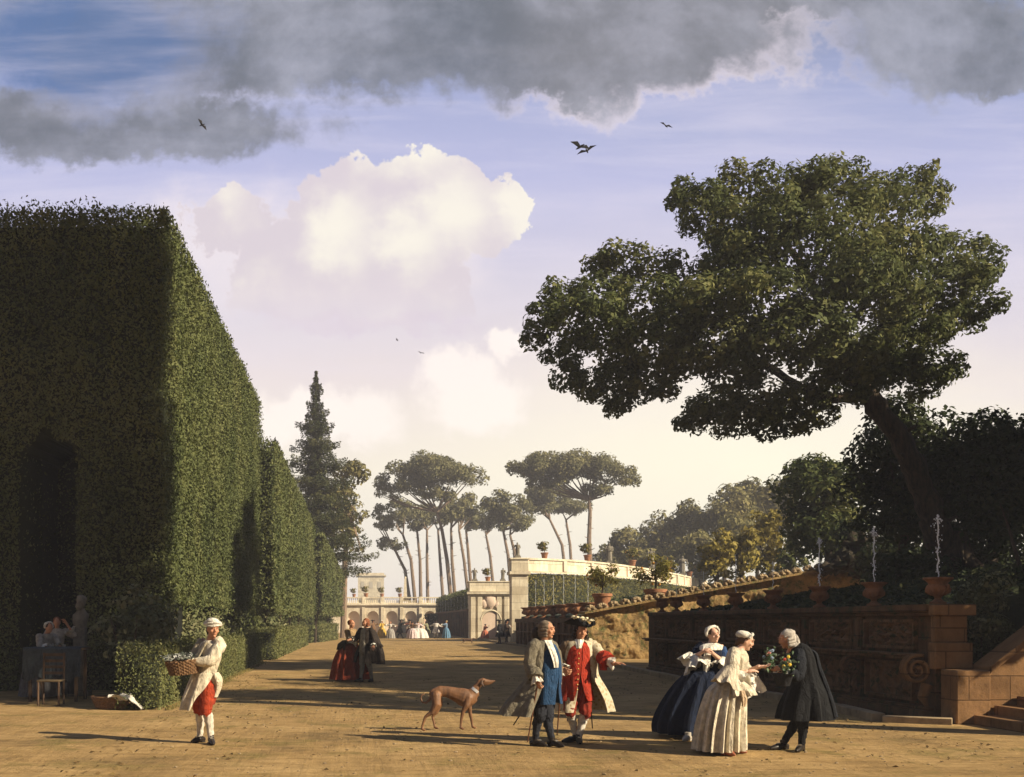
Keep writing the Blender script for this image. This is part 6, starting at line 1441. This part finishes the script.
hat = empty('cocked_hat', q(783, 678, -.34) + rl, 'black cocked hat held upside down and full of flowers', 'hat')
mb = MB(); mb.shell([(0, 0, -.10), (0, 0, -.095), (0, 0, -.03), (0, 0, .03), (0, 0, .06)], [.02, .08, .10, .125, .17], [.02, .08, .10, .115, .12], (-.9, -.3), n=30, amp=[0, 0, 0, .05, .12], k=3, th=.05); mb.build('felt', BLK, hat)
GRN = leafmat('bouquet_leaf', (.03, .06, .03), (.09, .14, .07), (.2, .26, .16), .1)
def bouquet(loc, label, cols, n, spread, dirv):
    t = empty('bouquet', loc, label, 'flowers'); d = Vector(dirv).normalized(); mb = MB(); hp = []
    for k in range(n):
        e = d * random.uniform(.10, .24) + Vector((random.gauss(0, spread), random.gauss(0, spread), random.gauss(0, spread * .7))); hp.append(e); mb.tube([d * -.04, e * .5, e], [.004, .004, .003], 4)
    mb.build('stems', plain('stem_green', (.05, .09, .03), .7), t)
    P = np.array([d * random.uniform(.02, .2) + Vector((random.gauss(0, spread), random.gauss(0, spread), random.gauss(0, spread))) for _ in range(n * 9)]); V = leaves(P, np.tile((0, -.6, .6), (len(P), 1)), .055, .45, .8); foliage('leaves', [(*V, 0)], [GRN], t)
    for k, e in enumerate(hp):
        mb = MB()
        for i in range(6): a = i * 1.047; mb.ell(e + Vector((.012 * math.cos(a), -.004, .012 * math.sin(a))), (.0105, .008, .0105), None, 7, 5)
        mb.ell(e + Vector((0, -.014, 0)), (.008,) * 3, None, 7, 5); mb.build('flower', cols[k % len(cols)], t)
GRF = plain('leafy_bud', (.16, .19, .13), .7); PINK = plain('pink_petal', (.65, .25, .2), .6); YEL = plain('yellow_petal', (.7, .5, .06), .6); WPET = plain('white_petal', (.7, .68, .62), .6); REDP = plain('red_petal', (.5, .06, .03), .6); BLP = plain('blue_petal', (.25, .32, .42), .6)
bouquet(q(770, 668, -.10) + rl, 'loose pink and pale flowers between the two outstretched hands', [PINK, BLP, GRF, BLP, GRF], 9, .042, (-.05, -.1, .9)); bouquet(q(785, 673, -.36) + rl, 'bunch of yellow and red flowers standing in the upturned black hat', [YEL, GRF, YEL, REDP, GRF], 11, .045, (.05, -.2, .9))

# ======================= greyhound
f = Fig(455, 731, 'lean brown greyhound with a pale collar looking up to the right', cat='dog', name='dog'); q = f.q
DGB = barkmat('short_fur', (.25, .115, .045), (.085, .038, .016)); DGB.node_tree.nodes['Principled BSDF'].inputs['Roughness'].default_value = .6
for n_ in DGB.node_tree.nodes:
    if n_.type == 'BUMP': n_.inputs['Strength'].default_value = .25; n_.inputs['Distance'].default_value = .02; s_ = f.s
mb = MB(); px = lambda n: n / s_
mb.tube([q(434, 694, 0), q(440, 691.5), q(447, 692), q(455, 694.5), q(463, 697.5), q(470, 697.5), q(474, 694)], [px(5.2), px(5.6), px(5.6), px(7.0), px(9.2), px(8.6), px(5.5)], 14, 0, .62, round_ends=True)
mb.tube([q(462, 699), q(468, 702), q(473, 700)], [px(7.5), px(7.2), px(4.5)], 12, 0, .6, round_ends=True)
mb.tube([q(470, 695), q(474.5, 690), q(478, 685.5), q(480.5, 682.5)], [px(5.6), px(4.2), px(3.4), px(3.2)], 12, 0, .8, round_ends=True)
mb.tube([q(479.5, 682.3), q(483, 681.2), q(487, 682.2), q(491, 682.0), q(493.3, 681.6)], [px(2.9), px(3.3), px(2.6), px(1.8), px(1.3)], 10, 0, .8, round_ends=True)
mb.tube([q(484, 684), q(488, 684.3), q(491.5, 683.4)], [px(1.8), px(1.3), px(.8)], 8, round_ends=True)
for sx, pts, r in ((-1, [(436, 696), (436.5, 705), (431.5, 713), (425.5, 717), (423.3, 723), (421.8, 729.3)], [5.4, 4.6, 2.7, 1.55, 1.3, 1.3]), (1, [(437, 697), (439, 705), (435.5, 713), (432.5, 717), (434, 723), (434.8, 727.5)], [5.2, 4.0, 2.4, 1.4, 1.2, 1.2]),
                   (-1, [(469, 698), (466.5, 706), (463, 712), (461.5, 719), (460.8, 724), (460.6, 728)], [4.6, 3.2, 2.1, 1.55, 1.2, 1.2]), (1, [(471, 699), (469, 706), (470, 713), (471.5, 720), (472, 724), (472.5, 727)], [4.4, 3.0, 2.0, 1.5, 1.2, 1.2])):
    dy = sx * .075
    mb.tube([q(a, b, dy * (.55 if i == 0 else 1)) for i, (a, b) in enumerate(pts)], [px(v) for v in r], 10, 0, .8, round_ends=True)
    e = q(*pts[-1], dy); mb.tube([e, e + Vector((px(1.4), -.01, -px(.7))), e + Vector((px(3.2), -.02, -px(1.0)))], [px(1.3), px(1.35), px(.9)], 8, round_ends=True)
mb.tube([q(433, 695), q(429, 700.5), q(425.5, 703.2), q(422.3, 702.2), q(420.6, 698.6), q(422, 695), q(425, 694.4)], [px(2.0), px(1.4), px(1.2), px(1.05), px(.95), px(.8), px(.55)], 8, round_ends=True)
for k in range(0): a = q(455 + k * 2.2, 693 + k * .4, -.075); mb.tube([a, q(454.5 + k * 2.3, 699 + k * .5, -.10), q(456 + k * 2.2, 704, -.06)], [px(.5), px(.75), px(.4)], 6)
for i, v in enumerate(mb.v): mb.v[i] = (v[0], v[1], max(v[2], .004))
ex = MB(); ex.ell(q(484.8, 680.9, -.045), (.010, .006, .009), None, 8, 6, 2); ex.ell(q(494.2, 681.4), (.016, .018, .014), None, 8, 6, 2)
me = remesh(mb, [DGB, EYEW, EYED], .0085, ex, 2); link('body', me, f.root)
for sy in (-1, 1): f.part('ear', lambda mb: mb.tube([q(482, 680.5, sy * .03), q(481.5, 684, sy * .055), q(484, 687.5, sy * .05)], [px(.9), px(1.7), px(.5)], 7, 0, .5), plain('dark_ear', (.06, .028, .014), .6))
f.part('collar', lambda mb: mb.tube([q(472.7, 690.2), q(475.6, 693.0)], [px(4.9), px(5.3)], 14, 0, .82) if False else mb.tube([q(474.0, 691.4), q(475.8, 689.2)], [px(4.75), px(4.35)], 16, 0, .86), plain('collar_band', (.55, .55, .56), .35, .3))

# ======================= figures with a standard build (farther off)
def folk(px, py, label, group, F_deg, kind, cols, arms, lean=0, h=1.70, hat=None, d=None, seated=False, hairc=None, wide=.55, skin=SKIN, voxel=.022, step=.1):
    """kind 'm' / 'f'; arms = ((elbow), (hand)) pairs in the figure frame: right of figure, front, up (metres)"""
    f = Fig(px, py, label, group, d); k = h / 1.70; yaw = R(F_deg); fw = Vector((math.cos(yaw), math.sin(yaw), 0)); S = Vector((fw.y, -fw.x, 0))
    if seated: dz = -.42
    else: dz = 0
    Lf = lambda r, a, u: S * r * k + fw * (a + lean * max(0, u - .9)) * k + Vector((0, 0, (u + dz if u > .5 or not seated else u) * k))
    A = []
    for sx, (e, hd_) in zip((1, -1), arms):
        sh = Lf(sx * .17, 0, 1.38); ee = Lf(*e); hh_ = Lf(*hd_); A.append((sh, ee, hh_, (hh_ - ee), Vector((0, 0, -1)) + fw * .3, .5, sx))
    L = [(Lf(.09, 0, .86), Lf(.10, .04, .48), Lf(.11, step, .08)), (Lf(-.09, 0, .86), Lf(-.10, .0, .48), Lf(-.11, -step, .08))]
    if seated: L = [(Lf(sx * .09, 0, .90), Lf(sx * .1, .38, .45), Lf(sx * .1, .7, .08)) for sx in (1, -1)]
    cloth_, inner, legs, stock = cols
    f.body(Lf(0, .02, 1.58), yaw, Lf(0, 0, 1.45), Lf(0, 0, 1.25), Lf(0, 0, .95), A, L, (fw.x, fw.y), 0, 0, skin, voxel)
    def sh_(name, keys, mat, a0=None, a1=None, ak=8, n=36, m=12):
        K = interp([(*Lf(0, y, z), rx * k, ry * k, am) for y, z, rx, ry, am in keys], m)
        f.part(name, lambda mb: mb.shell([Vector(r[:3]) for r in K], K[:, 3], K[:, 4], f.F, a0, a1, .015, K[:, 5], ak, n), mat)
    if kind == 'm':
        for l, sx in zip(L, (1, -1)): f.leg(*l, legs, stock, l[2] + fw * .17 + S * sx * .04, buckle=False)
        sh_('waistcoat', [(0, 1.44, .08, .08, 0), (0, 1.36, .17, .12, 0), (.02, 1.1, .17, .15, .01), (.02, .8, .19, .17, .03)], inner)
        sh_('coat', [(0, 1.45, .09, .09, 0), (0, 1.39, .20, .13, 0), (0, 1.2, .21, .165, .01), (0, 1.0, .20, .17, .03), (-.03, .78, .29, .26, .07), (-.04, .52, .36, .34, .1)], cloth_, .5, 2 * PI - .5)
    else:
        sh_('bodice', [(0, 1.45, .07, .07, 0), (0, 1.38, .17, .12, 0), (.01, 1.22, .16, .14, 0), (0, 1.0, .13, .115, 0)], inner)
        if seated: sh_('skirt', [(0, 1.02, .14, .13, 0), (.1, .86, .34, .40, .04), (.2, .70, .46, .56, .07), (.25, .45, .5, .62, .08)], cloth_, ak=11, n=60)
        else: sh_('skirt', [(0, 1.03, .14, .13, .01), (-.02, .92, wide * .62, wide * .5, .04), (-.03, .6, wide * .9, wide * .76, .06), (-.04, .05, wide * 1.08, wide * .95, .07)], cloth_, ak=12, n=72, m=16)
    for a, sx in zip(A, (1, -1)):
        end = a[1].lerp(a[2], .72 if kind == 'm' else .25); f.sleeve([a[0] - S * sx * .03, a[0], a[0].lerp(a[1], .6), a[1], end], [.06, .082, .075, .07, .07], inner if kind == 'f' else cloth_, seg=10)
        f.ruffle(end, a[2] - a[1], .05, .085 if kind == 'm' else .12, .06 if kind == 'm' else .12)
    hm = hairc or DH; f.hair(hm, (lambda mb, P, B: wig(mb, P, B)) if kind == 'm' else (lambda mb, P, B: (mb.ell(P(0, -.03, .04), (.086, .095, .085), B, 14, 10, 0, .08, 2), mb.ell(P(0, -.09, .05), (.05, .05, .05), B))))
    if hat == 'tricorn': tricorn(f, BLK, False)
    if hat == 'cap': f.hair(WHT, capf, 'cap')
    return f
rx_ = lambda e, h_: (e, h_)
DOWN = (((.24, .0, 1.10), (.24, .12, .90)), ((-.24, .0, 1.10), (-.24, .12, .90)))
# couple on the walk
RSK = cloth((.26, .045, .018)); TAN = cloth((.30, .20, .10)); DBR = cloth((.028, .020, .015)); GRS = cloth((.30, .27, .21)); AUB = plain('auburn_hair', (.20, .065, .025), .7)
f = folk(351, 681, 'woman in a full rust red skirt arm in arm on the walk', 'couple strolling on the walk', -35, 'f', (RSK, TAN, None, None), (((.22, .1, 1.12), (.05, .32, 1.10)), ((-.24, .05, 1.12), (-.20, .34, 1.12))), 0, 1.68, None, hairc=AUB, wide=.55, voxel=.017)
f.part('shawl', lambda mb: mb.shell([f.F * -.06 + Vector((0, 0, z)) for z in (1.12, 1.02, .86)], [.20, .34, .38], [.16, .28, .31], f.F, 1.2, 2 * PI - 1.2, .02, .08, 7, 30), cloth((.05, .035, .025)))
f = folk(366, 682, 'man in a dark brown cloak and grey stockings beside the red skirted woman', 'couple strolling on the walk', -130, 'm', (DBR, GRS, GRS, GRS), (((.30, .08, 1.15), (.24, .36, 1.14)), ((-.28, .0, 1.12), (-.36, .12, .98))), 0, 1.72, None, hairc=AUB, voxel=.017)
f.sheath('cloak', [(367, 628, .05, .13, .11, 0), (368, 632, .06, .25, .18, .02), (370, 642, .07, .29, .23, .06), (372, 654, .08, .31, .27, .1), (373, 664, .08, .29, .27, .12)], DBR, F=(-.64, -.77), a0=[1.0] * 5, a1=[2 * PI - 1.0] * 5, amp_k=8, n=50)
f.sheath('cloak_end', [(374, 640, -.1, .06, .08, .05), (379, 644, -.1, .06, .08, .1), (382, 647, -.1, .03, .05, .2)], DBR, m=8)
# pair of dark men by the pier
folk(499.5, 644, 'dark clad man in a cocked hat, left of the pair by the tall pier', 'pair of men by the pier', 160, 'm', (BLK, DBR, BLK, DBR), (((.30, .05, 1.15), (.36, .24, 1.20)), DOWN[1]), 0, 1.70, 'tricorn'); folk(506.5, 644, 'brown clad man in a cocked hat, right of the pair by the tall pier', 'pair of men by the pier', -20, 'm', (cloth((.05, .03, .018)), DBR, DBR, DBR), (((.28, .1, 1.15), (.10, .34, 1.22)), ((-.34, .0, 1.2), (-.52, .1, 1.3))), 0, 1.72, 'tricorn')
# round dance
DG = 'dancers in the sun at the end of the walk'
YELW = cloth((.50, .33, .06)); WHC = cloth((.62, .58, .52)); PNK = cloth((.62, .50, .48)); BRN = cloth((.18, .10, .05)); BLG = cloth((.10, .20, .30)); OLV = cloth((.20, .20, .12)); GY = cloth((.32, .30, .27))
UPA = (((.36, .05, 1.36), (.62, .12, 1.36)), ((-.36, .05, 1.36), (-.62, .12, 1.36)))
folk(373, 638.47, 'dancer in brown half hidden behind the dark cloaked man', DG, -60, 'm', (BRN, BRN, BRN, GRS), arms_(0, 1), 0, 1.68, 'tricorn'); folk(382, 638.59, 'dancing woman in a yellow gown', DG, -70, 'f', (YELW, YELW, None, None), arms_(2, 0), .05, 1.68, 'cap', wide=.45)
folk(390.5, 638.71, 'dancer in grey between the yellow gown and the black suit', DG, -100, 'f', (GY, WHC, None, None), arms_(1, 3), 0, 1.62, None, hairc=AUB, wide=.42); folk(400, 638.35, 'dancing man in black with arms spread wide', DG, 20, 'm', (BLK, BLK, BLK, BLK), (((.40, .1, 1.38), (.66, .3, 1.38)), ((-.40, .1, 1.36), (-.64, .3, 1.34))), .12, 1.74, 'tricorn', step=.22)
folk(410, 638.47, 'dancer in dark red and brown left of the wide white gown', DG, -80, 'm', (cloth((.11, .035, .025)), BRN, BRN, GRS), arms_(3, 2), -.1, 1.7, 'tricorn'); folk(418, 638.59, 'dancing woman in a very wide white gown', DG, 90, 'f', (WHC, PNK, None, None), arms_(0, 2), 0, 1.66, None, hairc=HG_, wide=.92)
folk(412.5, 638.71, 'dancing woman in a pale pink skirt behind the wide white gown', DG, 60, 'f', (PNK, BRN, None, None), arms_(1, 0), 0, 1.6, None, wide=.55); folk(427, 638.35, 'dancer in olive green right of the wide white gown', DG, 150, 'm', (OLV, OLV, OLV, GRS), arms_(0, 1), .1, 1.66, None)
folk(436, 638.47, 'dancing man in a white coat seen from behind', DG, 80, 'm', (WHC, WHC, WHC, WHC), arms_(2, 0), 0, 1.7, None, hairc=DH); folk(446, 638.59, 'dancing woman in a blue skirt at the right end of the dance', DG, 165, 'f', (BLG, cloth((.16, .24, .34)), None, None), (((.3, .2, 1.3), (.2, .55, 1.32)), ((-.3, .2, 1.3), (-.2, .55, 1.32))), -.05, 1.7, None, hairc=plain('fair_hair', (.45, .33, .16), .7), wide=.42)
folk(485, 638.71, 'small figure in a coral red dress before the carved pavilion', None, 30, 'f', (cloth((.50, .16, .09)), cloth((.48, .17, .10)), None, None), (((.3, .05, 1.3), (.5, .1, 1.5)), DOWN[1]), .1, 1.35, None, wide=.5)
# seated pair by the hedge
folk(309, 641, 'woman in white seated on the ground by the box hedge', 'pair resting at the hedge', -30, 'f', (cloth((.52, .30, .24)), WHC, None, None), (((.25, .1, 1.15), (.15, .3, 1.0)), ((-.25, .1, 1.15), (-.1, .3, 1.0))), 0, 1.62, 'cap', seated=True); folk(300.5, 639.6, 'person in yellow brown leaning behind the box hedge', 'pair resting at the hedge', -80, 'm', (cloth((.36, .24, .08)), BRN, BRN, BRN), DOWN, .1, 1.45, None, hairc=AUB)
# two women at the table in the niche
f = folk(41, 697, 'woman in a pale cap bending over the table in the dark niche', 'women at the table by the hedge', -40, 'f', (cloth((.10, .10, .11)), cloth((.34, .31, .26)), None, None), (((.25, .22, 1.18), (.14, .48, 1.13)), ((-.25, .22, 1.18), (-.10, .48, 1.13))), .42, 1.62, 'cap', d=23.5, wide=.42)
folk(57, 695, 'auburn haired woman raising a hand to her head behind the table', 'women at the table by the hedge', -75, 'f', (cloth((.03, .035, .05)), cloth((.42, .36, .28)), None, None), (((.28, .12, 1.15), (.05, .28, 1.18)), ((-.36, .10, 1.30), (-.20, .16, 1.55))), -.05, 1.74, None, d=24.1, hairc=AUB, wide=.40)
# small dog far off
f = Fig(468, 643.5, 'small dark dog running across the far end of the walk', cat='dog', name='dog'); mb = MB()
mb.tube([(-.55, 0, .46), (-.3, 0, .47), (.0, 0, .44), (.35, 0, .42), (.5, 0, .44)], [.11, .12, .12, .15, .11], 10, 0, .8, round_ends=True); mb.tube([(.45, 0, .46), (.65, 0, .58), (.78, 0, .58), (.98, 0, .53)], [.10, .08, .085, .045], 8, round_ends=True)
for x, dx_, y in ((-.5, -.3, .07), (-.45, -.12, -.07), (.38, .28, .07), (.36, .1, -.07)): mb.tube([(x, y, .42), (x + dx_ * .3, y, .22), (x + dx_, y, .03)], [.075, .04, .028], 7, round_ends=True)
mb.tube([(-.6, 0, .5), (-.85, 0, .62), (-1.0, 0, .78)], [.04, .03, .015], 6, round_ends=True)
link('body', remesh(mb, [plain('dark_coat', (.09, .045, .025), .6), EYEW, EYED], .018), f.root); f.root.scale = (.58, .58, .62)
